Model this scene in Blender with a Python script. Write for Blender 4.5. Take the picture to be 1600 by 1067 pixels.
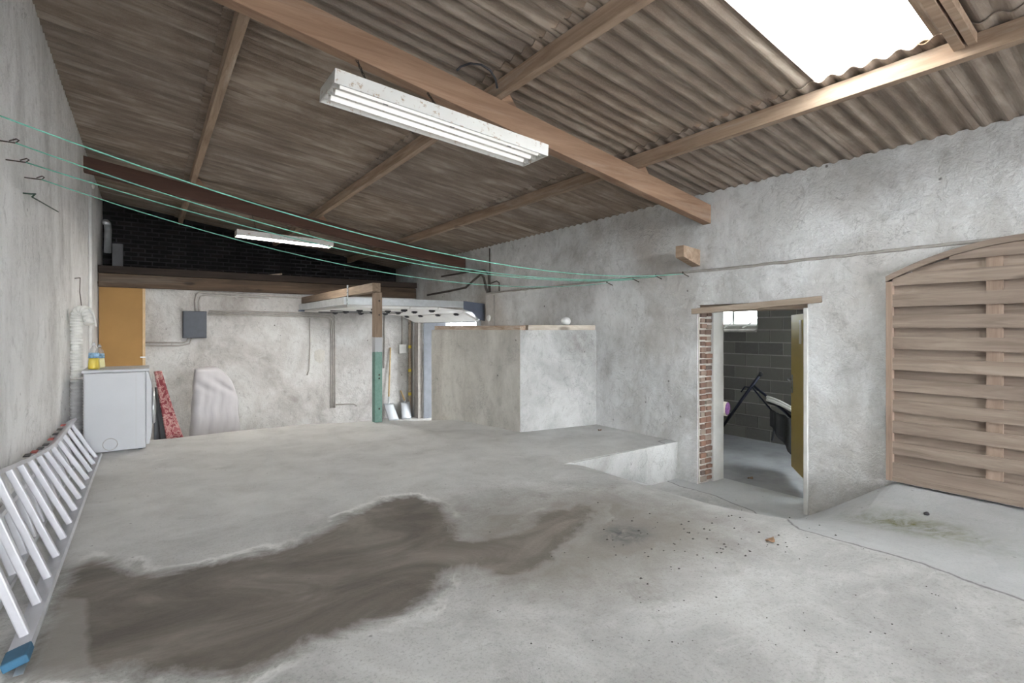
import bpy, math, random
import numpy as np
from mathutils import Vector, Matrix
random.seed(7)
S = bpy.context.scene
COL = S.collection
for o in list(bpy.data.objects): bpy.data.objects.remove(o)

# ------------------------------------------------------------------ camera, sky, exposure
CAMZ, YAW, F, HOR = 1.75, math.radians(35.4), 800.0, 514.0
cam = bpy.data.objects.new('camera', bpy.data.cameras.new('camera')); COL.objects.link(cam)
cam.location = (0, 0, CAMZ); cam.rotation_euler = (math.pi/2, 0, -YAW)
cam.data.sensor_width = 36; cam.data.lens = 18; cam.data.shift_y = -(533.5-HOR)/1600
cam.data.clip_start = 0.02
S.camera = cam
W = bpy.data.worlds.new('sky'); S.world = W; W.use_nodes = True
W.node_tree.nodes['Background'].inputs[0].default_value = (0.93, 0.965, 1.0, 1)
W.node_tree.nodes['Background'].inputs[1].default_value = 3.2
sun = bpy.data.objects.new('sun', bpy.data.lights.new('sun', 'SUN')); COL.objects.link(sun)
sun.data.energy = 0.45; sun.data.angle = math.radians(20); sun.data.color = (1.0, .95, .88)
sun.rotation_euler = Vector((-1, -0.25, -.75)).to_track_quat('-Z', 'Y').to_euler()
S.view_settings.view_transform = 'Standard'; S.view_settings.look = 'None'
S.view_settings.gamma = 1; S.view_settings.use_curve_mapping = False
S.view_settings.exposure = 3.05

# ------------------------------------------------------------------ pixel helpers
FW = Vector((math.sin(YAW), math.cos(YAW), 0)); RT = Vector((math.cos(YAW), -math.sin(YAW), 0))
CP = Vector((0, 0, CAMZ))
def ray(px, py): return FW + RT*((px-800)/F) + Vector((0, 0, (HOR-py)/F))
def onX(px, py, X): d = ray(px, py); return CP + d*(X/d.x)
def onY(px, py, Y): d = ray(px, py); return CP + d*(Y/d.y)
def onZ(px, py, Z): d = ray(px, py); return CP + d*((Z-CAMZ)/d.z)

# ------------------------------------------------------------------ dimensions of the place
XL, XR, XU, XO = -0.70, 5.06, 5.14, 5.49       # left wall, right wall low / high face, outer face
YB = -8.0; YF = 11.2; ZP = 0.43; ZLOW = -0.30             # far wall, main floor level, garage door level
def zr(x): return 4.20 - 0.156*(x-XL)          # roof plane
DY0, DY1, DZ = 2.317, 3.50, 1.95               # side door opening
GY0, GY1, GZ = 8.30, 10.75, 2.10               # garage door opening
def edge(x): return float(np.interp(x, [-.8, .24, .93, 1.8, 2.6, 3.66, 5.2], [7.62, 7.42, 7.48, 7.42, 7.15, 6.55, 6.3]))
def sst(a, b, x):
    t = min(1, max(0, (x-a)/(b-a))); return t*t*(3-2*t)
def floor_z(x, y):
    if y >= 3.79:
        e = edge(x)
        if y <= e: return ZP
        return ZP + (ZLOW-ZP)*min(1, (y-e)/2.4)
    gx = sst(3.25, 4.62, x)
    lo = 1.62
    t = min(1, max(0, (y-lo)/(2.30-lo)))
    soft = sst(0.6, 3.0, y)
    k = sst(4.2, 5.0, x)
    gy = t*k + soft*(1-k)
    base = ZP + 0.05*sst(3.0, 4.8, x)*(1-sst(1.7, 2.6, y))
    return base*(1-gx*gy)
def on_floor(px, py):
    d = ray(px, py); t = 0.3
    while t < 14:
        p = CP + d*t
        if p.z <= floor_z(p.x, p.y): return p
        t += 0.01
    return p

# ------------------------------------------------------------------ mesh building
class MB:
    def __init__(s, smooth=False): s.v = []; s.f = []; s.smooth = smooth
    def add(s, vs, fs):
        n = len(s.v); s.v += [Vector(v) for v in vs]; s.f += [tuple(n+i for i in f) for f in fs]; return s
    def box(s, x0, x1, y0, y1, z0, z1):
        return s.add([(x0,y0,z0),(x1,y0,z0),(x1,y1,z0),(x0,y1,z0),(x0,y0,z1),(x1,y0,z1),(x1,y1,z1),(x0,y1,z1)],
                     [(0,3,2,1),(4,5,6,7),(0,1,5,4),(1,2,6,5),(2,3,7,6),(3,0,4,7)])
    def bar(s, p, q, w, h, up=(0,0,1)):
        p = Vector(p); q = Vector(q); d = (q-p).normalized(); up = Vector(up)
        sd = d.cross(up).normalized()*(w/2); u = sd.cross(d).normalized()*(h/2)
        vs = [c+a*sd+b*u for c in (p, q) for a, b in ((-1,-1),(1,-1),(1,1),(-1,1))]
        return s.add(vs, [(3,2,1,0),(4,5,6,7),(0,1,5,4),(1,2,6,5),(2,3,7,6),(3,0,4,7)])
    def tube(s, pts, r, n=8, caps=True):
        pts = [Vector(p) for p in pts]; m = len(pts)
        rs = r if isinstance(r, (list, tuple)) else [r]*m
        base = len(s.v); prev = None
        for i, p in enumerate(pts):
            d = (pts[min(i+1, m-1)]-pts[max(i-1, 0)]).normalized()
            if prev is None:
                a = Vector((0,0,1)) if abs(d.z) < .9 else Vector((1,0,0))
                prev = (a - d*a.dot(d)).normalized()
            else:
                prev = (prev - d*prev.dot(d)).normalized()
            b = d.cross(prev)
            for k in range(n):
                t = 2*math.pi*k/n
                s.v.append(p + (prev*math.cos(t)+b*math.sin(t))*rs[i])
        for i in range(m-1):
            for k in range(n):
                a0 = base+i*n+k; a1 = base+i*n+(k+1) % n
                s.f.append((a0, a1, a1+n, a0+n))
        if caps:
            s.f.append(tuple(base+k for k in reversed(range(n)))); s.f.append(tuple(base+(m-1)*n+k for k in range(n)))
        return s
    def lathe(s, c, prof, n=16):
        c = Vector(c); return s.tube([c+Vector((0,0,z)) for r, z in prof], [r for r, z in prof], n)
    def prism(s, poly, vec):
        n = len(poly); vec = Vector(vec); a = [Vector(p) for p in poly]
        return s.add(a+[p+vec for p in a], [tuple(range(n)), tuple(range(2*n-1, n-1, -1))] +
                     [(i, i+n, (i+1) % n+n, (i+1) % n) for i in range(n)])
    def grid(s, fn, nu, nv, closed_u=False):
        base = len(s.v)
        for j in range(nv+1):
            for i in range(nu+(0 if closed_u else 1)): s.v.append(Vector(fn(i/nu, j/nv)))
        w = nu if closed_u else nu+1
        for j in range(nv):
            for i in range(nu):
                i2 = (i+1) % w
                s.f.append((base+j*w+i, base+j*w+i2, base+(j+1)*w+i2, base+(j+1)*w+i))
        return s
def mesh_from(name, mb, origin):
    me = bpy.data.meshes.new(name)
    me.from_pydata([tuple(v-origin) for v in mb.v], [], mb.f); me.update()
    if mb.smooth: me.polygons.foreach_set('use_smooth', [True]*len(me.polygons))
    return me
def wloc(o):
    l = Vector(o.location)
    while o.parent: o = o.parent; l += o.location
    return l
def obj(name, mb, mat, parent=None, bevel=0, solid=0, center=False, fix=False):
    xs = [v.x for v in mb.v]; ys = [v.y for v in mb.v]; zs = [v.z for v in mb.v]
    c = Vector(((min(xs)+max(xs))/2, (min(ys)+max(ys))/2, min(zs)))
    me = mesh_from(name, mb, c)
    o = bpy.data.objects.new(name, me); COL.objects.link(o)
    me.materials.append(mat)
    if parent is not None: o.parent = parent; o.location = c - wloc(parent)
    else: o.location = c
    if fix:
        import bmesh
        bm = bmesh.new(); bm.from_mesh(me); bmesh.ops.recalc_face_normals(bm, faces=bm.faces); bm.to_mesh(me); bm.free()
    if solid: m = o.modifiers.new('solid', 'SOLIDIFY'); m.thickness = solid; m.offset = 0
    if bevel: m = o.modifiers.new('bevel', 'BEVEL'); m.width = bevel; m.segments = 2; m.limit_method = 'ANGLE'
    return o
def tag(o, label, cat=None, group=None, kind=None):
    o['label'] = label
    if cat: o['category'] = cat
    if group: o['group'] = group
    if kind: o['kind'] = kind
    return o
def thing(name, label, cat, loc, group=None, kind=None):
    o = bpy.data.objects.new(name, None); COL.objects.link(o); o.location = loc; o.empty_display_size = .1
    return tag(o, label, cat, group, kind)

# ------------------------------------------------------------------ materials
class N:
    def __init__(s, name):
        s.m = bpy.data.materials.new(name); s.m.use_nodes = True; s.t = s.m.node_tree
        s.b = s.t.nodes['Principled BSDF']; s.pos = s.t.nodes.new('ShaderNodeNewGeometry').outputs['Position']
    def new(s, k): return s.t.nodes.new(k)
    def link(s, a, b): s.t.links.new(a, b)
    def mapping(s, scale, vec=None, rot=(0,0,0)):
        m = s.new('ShaderNodeMapping'); m.inputs['Scale'].default_value = scale; m.inputs['Rotation'].default_value = rot
        s.link(vec or s.pos, m.inputs['Vector']); return m.outputs[0]
    def noise(s, scale, detail=6, rough=.6, dist=0, vec=None, stretch=None):
        n = s.new('ShaderNodeTexNoise'); n.inputs['Scale'].default_value = scale; n.inputs['Detail'].default_value = detail
        n.inputs['Roughness'].default_value = rough; n.inputs['Distortion'].default_value = dist
        v = vec or s.pos
        if stretch: v = s.mapping(stretch, v)
        s.link(v, n.inputs['Vector']); return n.outputs['Fac']
    def ramp(s, fac, stops):
        r = s.new('ShaderNodeValToRGB'); e = r.color_ramp.elements
        while len(e) < len(stops): e.new(.5)
        for el, (p, c) in zip(e, stops):
            el.position = p; el.color = (c, c, c, 1) if isinstance(c, (int, float)) else (*c, 1)
        s.link(fac, r.inputs[0]); return r.outputs[0]
    def mix(s, fac, a, b, mode='MIX'):
        m = s.new('ShaderNodeMix'); m.data_type = 'RGBA'; m.blend_type = mode; m.clamp_factor = True
        for sock, v in ((m.inputs[0], fac), (m.inputs[6], a), (m.inputs[7], b)):
            if isinstance(v, (int, float)):
                sock.default_value = v if sock == m.inputs[0] else (v, v, v, 1)
            elif isinstance(v, tuple): sock.default_value = (*v, 1)
            else: s.link(v, sock)
        return m.outputs[2]
    def math(s, op, a, b=0.0, clamp=False):
        m = s.new('ShaderNodeMath'); m.operation = op; m.use_clamp = clamp
        for i, v in enumerate((a, b)):
            if isinstance(v, (int, float)): m.inputs[i].default_value = v
            else: s.link(v, m.inputs[i])
        return m.outputs[0]
    def attr(s, name):
        a = s.new('ShaderNodeAttribute'); a.attribute_name = name; return a.outputs['Fac']
    def rnd(s): return s.new('ShaderNodeObjectInfo').outputs['Random']
    def color(s, c):
        if isinstance(c, tuple): s.b.inputs['Base Color'].default_value = (*c, 1)
        else: s.link(c, s.b.inputs['Base Color'])
    def bump(s, h, strength=.3, dist=.01):
        b = s.new('ShaderNodeBump'); b.inputs['Strength'].default_value = strength; b.inputs['Distance'].default_value = dist
        s.link(h, b.inputs['Height']); s.link(b.outputs[0], s.b.inputs['Normal'])
    def rough(s, r):
        if isinstance(r, (int, float)): s.b.inputs['Roughness'].default_value = r
        else: s.link(r, s.b.inputs['Roughness'])
def plain(name, c, rough=.6, metal=0, var=.12, scale=6, bump=.05):
    n = N(name); f = n.noise(scale, 5)
    a = tuple(max(0, x*(1-var)) for x in c); b = tuple(min(1, x*(1+var)) for x in c)
    n.color(n.ramp(f, [(.3, a), (.7, b)])); n.rough(rough); n.b.inputs['Metallic'].default_value = metal
    if bump: n.bump(n.noise(scale*8, 3), bump, .004)
    return n.m
def plaster(name, light, mid, dark, streak=(1,1,1), seed=0, amount=.5, bump=.35, tint=None, spots=True):
    n = N(name); p = n.new('ShaderNodeVectorMath'); p.operation = 'ADD'; p.inputs[1].default_value = (seed, seed*1.7, seed*.6)
    n.link(n.pos, p.inputs[0]); v = p.outputs[0]
    big = n.noise(1.1, 8, .62, .6, v, streak)
    c = n.ramp(big, [(.30, dark), (.47, mid), (.62, light)])
    patch = n.noise(3.4, 9, .7, 1.0, v, streak)
    c = n.mix(n.math('MULTIPLY', n.ramp(patch, [(.52, 0.), (.70, 1.)]), amount), c, tuple(x*.55 for x in mid))
    pale = n.noise(2.3, 8, .65, .4, n.mapping((1.3, 1.3, 1.1), v, (0, .2, .4)))
    c = n.mix(n.math('MULTIPLY', n.ramp(pale, [(.55, 0.), (.66, 1.)]), .55), c, light)
    if tint:
        tn = n.noise(.55, 4, .5, .3, v)
        c = n.mix(n.math('MULTIPLY', n.ramp(tn, [(.48, 0.), (.66, 1.)]), .7), c, tint)
    mott = n.noise(9, 10, .8, .6, n.mapping((1, 1, .75), v))
    c = n.mix(n.ramp(mott, [(.30, .55), (.47, 0.)]), c, tuple(x*.62 for x in dark))
    c = n.mix(n.ramp(mott, [(.56, 0.), (.74, .5)]), c, tuple(min(1, x*1.18) for x in light))
    fine = n.noise(60, 4, .7, 0, v)
    c = n.mix(n.ramp(fine, [(.28, .22), (.45, 0.)]), c, tuple(x*.5 for x in mid))
    # hairline scratches and pits
    vo = n.new('ShaderNodeTexVoronoi'); vo.feature = 'F1'; vo.inputs['Scale'].default_value = 5.5
    n.link(v, vo.inputs['Vector'])
    if spots:
        sp = n.ramp(vo.outputs['Distance'], [(.05, 1.), (.10, 0.)])
        gate = n.ramp(n.noise(9, 2, .5, 0, v), [(.52, 0.), (.6, 1.)])
        c = n.mix(n.math('MULTIPLY', n.math('MULTIPLY', sp, gate), .8), c, (.08, .07, .06))
    scr = n.noise(14, 6, .7, 2.2, n.mapping((.5, .5, 2.2), v, (.3, .2, 0)))
    line = n.math('SUBTRACT', 1, n.math('MULTIPLY', n.math('ABSOLUTE', n.math('SUBTRACT', scr, .5)), 40), True)
    gate2 = n.ramp(n.noise(1.9, 4, .6, .3, v), [(.54, 0.), (.64, 1.)])
    c = n.mix(n.math('MULTIPLY', n.math('MULTIPLY', line, gate2), .45), c, tuple(x*.4 for x in mid))
    cr = n.noise(2.1, 7, .62, 1.6, n.mapping((1, 1, 1), v, (.5, .1, .9)))
    crl = n.math('SUBTRACT', 1, n.math('MULTIPLY', n.math('ABSOLUTE', n.math('SUBTRACT', cr, .5)), 160), True)
    c = n.mix(n.math('MULTIPLY', n.math('MULTIPLY', crl, n.ramp(n.noise(.9, 3, .5, 0, v), [(.5, 0.), (.58, 1.)])), .6), c, tuple(x*.35 for x in mid))
    n.color(c); n.rough(.92)
    h = n.math('ADD', n.math('MULTIPLY', n.noise(7, 6, .62, .4, v), 1.0), n.math('MULTIPLY', n.noise(45, 5, .7, 0, v), .25))
    n.bump(h, bump*1.5, .045)
    return n.m
def wood(name, c1, c2, axis='Y', scale=9, rough=.75, white=0, bump=.25, knots=True):
    n = N(name)
    st = {'X': (.08, 1, 1), 'Y': (1, .08, 1), 'Z': (1, 1, .08)}[axis]
    ro = n.new('ShaderNodeVectorMath'); ro.operation = 'ADD'; n.link(n.pos, ro.inputs[0])
    cb = n.new('ShaderNodeCombineXYZ'); r = n.rnd()
    for i in range(3): n.link(n.math('MULTIPLY', r, 7.3+i), cb.inputs[i])
    n.link(cb.outputs[0], ro.inputs[1]); v = ro.outputs[0]
    g = n.noise(scale*3, 6, .65, .8, v, st)
    c = n.ramp(g, [(.3, c1), (.68, c2)])
    g2 = n.noise(scale*.5, 4, .6, .3, v, st)
    c = n.mix(n.ramp(g2, [(.4, .35), (.6, 0.)]), c, tuple(x*.55 for x in c1))
    if knots:
        vo = n.new('ShaderNodeTexVoronoi'); vo.inputs['Scale'].default_value = 3.2
        n.link(n.mapping(tuple(.35 if q < .5 else 1 for q in st), v), vo.inputs['Vector'])
        c = n.mix(n.ramp(vo.outputs['Distance'], [(.06, .8), (.13, 0.)]), c, tuple(x*.4 for x in c1))
    if white:
        c = n.mix(n.math('MULTIPLY', n.ramp(n.noise(5, 8, .75, .5, v, st), [(.55, 0.), (.7, 1.)]), white), c, (.62, .57, .5))
    c = n.mix(n.math('MULTIPLY', n.math('SUBTRACT', r, .5), .5), c, tuple(x*.6 for x in c1))
    n.color(c); n.rough(rough); n.bump(g, bump, .006)
    return n.m

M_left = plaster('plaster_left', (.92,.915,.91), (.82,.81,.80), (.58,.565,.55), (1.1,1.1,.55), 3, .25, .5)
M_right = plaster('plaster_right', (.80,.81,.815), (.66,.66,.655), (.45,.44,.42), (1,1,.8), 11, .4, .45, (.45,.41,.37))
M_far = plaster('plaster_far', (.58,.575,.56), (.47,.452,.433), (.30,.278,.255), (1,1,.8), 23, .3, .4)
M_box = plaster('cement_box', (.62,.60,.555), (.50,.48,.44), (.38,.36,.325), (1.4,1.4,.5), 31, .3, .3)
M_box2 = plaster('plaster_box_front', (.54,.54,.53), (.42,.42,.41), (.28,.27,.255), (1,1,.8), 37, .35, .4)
M_out = plain('outside_render', (.20,.212,.238), .9)
M_raft = wood('wood_rafter', (.29,.17,.105), (.46,.30,.20), 'X', 6, .8, .25)
M_raft2 = wood('wood_rafter_dark', (.085,.04,.028), (.13,.065,.045), 'X', 6, .8)
M_purl = wood('wood_purlin', (.30,.205,.14), (.52,.385,.28), 'Y', 7, .85, .5)
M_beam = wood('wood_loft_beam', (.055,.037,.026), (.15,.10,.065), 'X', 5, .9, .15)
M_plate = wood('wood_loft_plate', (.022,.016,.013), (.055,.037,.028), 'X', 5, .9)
M_fence = wood('wood_fence', (.215,.16,.125), (.40,.32,.26), 'Y', 6, .85)
M_fencev = wood('wood_fence_post', (.25,.175,.13), (.40,.30,.235), 'Z', 6, .85)
M_plank = wood('wood_plank', (.30,.20,.13), (.62,.52,.42), 'Y', 6, .85, .6)
M_lint = wood('wood_lintel', (.36,.28,.21), (.56,.47,.38), 'Y', 6, .9, .3)
M_timber = wood('wood_timber', (.15,.105,.07), (.27,.20,.14), 'Y', 7, .8)
M_blackhole = plain('black_metal', (.02,.02,.022), .5, .4)
M_black = plain('black_plastic', (.025,.025,.03), .45)
M_navy = plain('black_blue_tube', (.02,.024,.045), .4, .3)
M_white = plain('white_enamel', (.47,.48,.50), .35, 0, .03, 3, 0)
M_whitem = plain('white_metal', (.72,.72,.70), .5, 0, .08, 5)
M_alu = plain('ladder_aluminium', (.55,.55,.58), .42, .35, .08, 9)
M_zinc = plain('galvanised_steel', (.55,.57,.58), .4, .7, .12, 8)
M_gdoor = plain('garage_door_white', (.74,.73,.70), .5, 0, .05, 3)
M_dkblue = plain('bracket_blue_grey', (.12,.14,.19), .5, .3)
M_pipe = plain('painted_conduit', (.38,.355,.325), .7, 0, .15, 14)
M_dpipe = plain('dark_conduit', (.09,.075,.065), .7, 0, .2, 14)
M_green = plain('green_line', (.16,.42,.33), .6, 0, .15, 20, 0)
M_dgreen = plain('dark_green_wire', (.03,.07,.05), .6, 0, .15, 20, 0)
M_rust = plain('rusty_iron', (.07,.055,.045), .8, .3, .3, 30)
M_blue = plain('blue_rubber', (.03,.12,.21), .6, 0, .15, 12)
def tube_mat(e):
    n = N('lamp_tube'); n.color((.88,.9,.9)); n.rough(.25); n.b.inputs['Emission Color'].default_value = (1,.97,.92,1); n.b.inputs['Emission Strength'].default_value = e; return n.m
def fixture_mat():
    n = N('chipped_white_enamel'); c = n.ramp(n.noise(22, 6, .75, .3), [(.57, (.56,.555,.53)), (.64, (.30,.21,.14))])
    n.color(n.mix(n.ramp(n.noise(2.2, 3), [(.45, 0.), (.6, .25)]), c, (.42,.385,.33))); n.rough(.45); n.bump(n.noise(40), .15, .003); return n.m
M_fix = fixture_mat()
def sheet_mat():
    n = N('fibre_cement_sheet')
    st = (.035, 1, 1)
    g = n.noise(10, 5, .6, .25, None, st)  # streaks near corrugation pitch, painted to stand in for its shading stripes
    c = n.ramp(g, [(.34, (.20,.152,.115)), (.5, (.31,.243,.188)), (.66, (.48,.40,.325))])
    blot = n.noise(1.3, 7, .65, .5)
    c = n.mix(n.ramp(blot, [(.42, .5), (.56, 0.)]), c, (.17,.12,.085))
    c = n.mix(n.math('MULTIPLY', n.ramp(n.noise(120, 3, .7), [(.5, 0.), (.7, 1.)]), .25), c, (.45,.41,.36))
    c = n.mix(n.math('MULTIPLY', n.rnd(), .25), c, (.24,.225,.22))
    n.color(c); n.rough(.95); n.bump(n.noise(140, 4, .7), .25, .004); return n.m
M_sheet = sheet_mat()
def skylight_mat():
    n = N('translucent_sheet'); t = n.t; out = t.nodes['Material Output']
    tr = n.new('ShaderNodeBsdfTranslucent'); tp = n.new('ShaderNodeBsdfTransparent'); mx = n.new('ShaderNodeMixShader')
    c = n.mix(n.ramp(n.noise(3.2, 6, .6, .5, None, (.25, 1, 1)), [(.60, 0.), (.70, .8)]), (.93,.94,.93), (.55,.36,.16))
    n.link(c, tr.inputs[0]); n.link(c, tp.inputs[0]); mx.inputs[0].default_value = .15
    n.link(tr.outputs[0], mx.inputs[1]); n.link(tp.outputs[0], mx.inputs[2]); n.link(mx.outputs[0], out.inputs[0]); return n.m
M_sky = skylight_mat()
def brick_mat(name, stops, bump=.4):
    n = N(name); c = n.ramp(n.rnd(), stops)
    c = n.mix(n.ramp(n.noise(18, 6, .7), [(.5, 0.), (.7, .5)]), c, tuple(x*1.5 for x in stops[0][1]))
    n.color(c); n.rough(.95); n.bump(n.noise(50, 5, .7), bump, .006); return n.m
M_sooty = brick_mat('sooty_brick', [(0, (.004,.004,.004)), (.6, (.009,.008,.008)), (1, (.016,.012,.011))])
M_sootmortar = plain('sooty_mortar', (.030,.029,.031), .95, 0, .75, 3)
M_brick = brick_mat('red_brick', [(0, (.13,.10,.085)), (.35, (.20,.12,.09)), (.65, (.25,.14,.10)), (1, (.30,.26,.22))])
M_mortar = plain('pale_mortar', (.52,.49,.44), .95, 0, .2, 12, .4)
M_block = brick_mat('grey_block', [(0, (.12,.115,.105)), (.5, (.155,.145,.13)), (1, (.185,.175,.155))])
M_blockmortar = plain('block_mortar', (.34,.325,.295), .95, 0, .15, 12, .3)
M_yellow = plain('yellow_door_paint', (.50,.37,.10), .5, 0, .06, 2)
M_cream = plain('cream_plastic', (.75,.7,.55), .5)
M_frame = plain('painted_frame', (.62,.62,.60), .7, 0, .1, 5)
M_board = plain('tan_hardboard', (.36,.20,.062), .7, 0, .08, 2)
M_boardedge = plain('board_edge', (.62,.45,.26), .8)
def glass_mat():
    n = N('window_glass'); tp = n.new('ShaderNodeBsdfTransparent'); gl = n.new('ShaderNodeBsdfGlossy'); mx = n.new('ShaderNodeMixShader')
    tp.inputs[0].default_value = (.92,.95,.95,1); gl.inputs['Roughness'].default_value = .03; mx.inputs[0].default_value = .06
    n.link(tp.outputs[0], mx.inputs[1]); n.link(gl.outputs[0], mx.inputs[2]); n.link(mx.outputs[0], n.t.nodes['Material Output'].inputs[0]); return n.m
M_glass = glass_mat()

def floor_mat():
    n = N('concrete_floor')
    c = n.ramp(n.noise(1.6, 9, .65, .6), [(.3, (.355,.35,.34)), (.5, (.475,.47,.46)), (.68, (.58,.575,.565))])
    c = n.mix(n.ramp(n.noise(5, 8, .7, 1.2, None, (.5, 1.6, 1)), [(.55, 0.), (.72, .5)]), c, (.62,.615,.605))
    c = n.mix(n.ramp(n.noise(4.0, 9, .72, .8), [(.56, 0.), (.72, .55)]), c, (.25,.24,.225))
    c = n.mix(n.ramp(n.noise(70, 4, .75), [(.3, .5), (.47, 0.)]), c, (.16,.15,.14))
    c = n.mix(n.ramp(n.noise(16, 9, .8, .3), [(.30, .45), (.47, 0.)]), c, (.24,.23,.215))
    c = n.mix(n.math('MULTIPLY', n.attr('dust_and_light'), n.ramp(n.noise(2.5, 6, .6, .5), [(.3, .25), (.65, .75)])), c, (.70,.695,.68))  # pale dusty cement, plus painted brightening where the raised floor gets little light
    # dry smooth apron by the side wall
    ap = n.attr('apron'); apm = n.math('MULTIPLY', n.math('ADD', ap, n.math('MULTIPLY', n.math('SUBTRACT', n.noise(3, 5), .5), .12)), 40, True)
    c = n.mix(n.math('MULTIPLY', apm, .6), c, (.43,.445,.455))
    crack = n.math('SUBTRACT', 1, n.math('MULTIPLY', n.math('ABSOLUTE', n.math('ADD', ap, n.math('MULTIPLY', n.math('SUBTRACT', n.noise(3, 5), .5), .12))), 70), True)
    c = n.mix(n.math('MULTIPLY', crack, .8), c, (.10,.09,.10))
    # old water stain
    wob = n.math('MULTIPLY', n.math('SUBTRACT', n.noise(3.0, 9, .68, .6), .5), .42)
    sd = n.math('ADD', n.attr('wet'), wob)
    wet = n.math('MULTIPLY_ADD' if False else 'MULTIPLY', n.math('ADD', sd, .02), 9, True)
    wc = n.ramp(n.noise(1.7, 8, .65, .8, None, (.8, 1.5, 1)), [(.35, (.072,.057,.045)), (.5, (.128,.106,.086)), (.66, (.215,.188,.16))])
    c = n.mix(n.math('MULTIPLY', wet, .93), c, wc)
    rim = n.math('SUBTRACT', 1, n.math('MULTIPLY', n.math('ABSOLUTE', n.math('ADD', sd, .035)), 26), True)
    rim = n.math('MULTIPLY', rim, n.ramp(n.noise(2.5, 4, .6), [(.45, 0.), (.6, 1.)]))
    c = n.mix(n.math('MULTIPLY', rim, .9), c, (.74,.73,.71))
    soft = n.math('MULTIPLY', n.math('ADD', n.attr('damp'), n.math('MULTIPLY', n.math('SUBTRACT', n.noise(2.2, 8, .7, .8), .5), .9)), 1.6, True)
    c = n.mix(n.math('MULTIPLY', n.math('MULTIPLY', soft, .78), n.math('SUBTRACT', 1, n.math('MULTIPLY', wet, .85))), c, (.185,.16,.137))
    pt = n.math('MULTIPLY', n.math('ADD', n.attr('patch'), n.math('MULTIPLY', n.math('SUBTRACT', n.noise(6, 5), .5), .06)), 40, True)
    c = n.mix(n.math('MULTIPLY', pt, .5), c, (.36,.34,.32))
    ms = n.math('MULTIPLY', n.attr('moss'), n.ramp(n.noise(7, 8, .75, .6), [(.38, 0.), (.62, 1.)]))
    c = n.mix(n.math('MULTIPLY', ms, .85, True), c, (.17,.175,.065))
    oil = n.math('MULTIPLY', n.attr('oil'), n.ramp(n.noise(9, 8, .8, .8), [(.36, 0.), (.56, 1.)]))
    c = n.mix(oil, c, (.09,.09,.09))
    vo = n.new('ShaderNodeTexVoronoi'); vo.inputs['Scale'].default_value = 11; n.link(n.pos, vo.inputs['Vector'])
    sp = n.math('MULTIPLY', n.ramp(vo.outputs['Distance'], [(.06, 1.), (.11, 0.)]), n.ramp(n.noise(5, 3), [(.5, 0.), (.58, 1.)]))
    c = n.mix(n.math('MULTIPLY', sp, .55), c, (.10,.095,.09))
    n.color(c)
    n.rough(n.math('SUBTRACT', .93, n.math('MULTIPLY', wet, .22)))
    h = n.math('ADD', n.noise(5, 7, .65, .5), n.math('MULTIPLY', n.noise(60, 5, .7), .3))
    n.bump(h, .45, .018); return n.m
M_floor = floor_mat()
M_ground = plain('yard_paving', (.22,.22,.22), .95, 0, .15, 2, .3)
M_dfloor = plain('side_room_concrete', (.30,.30,.31), .9, 0, .22, 2.5, .3)

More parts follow.
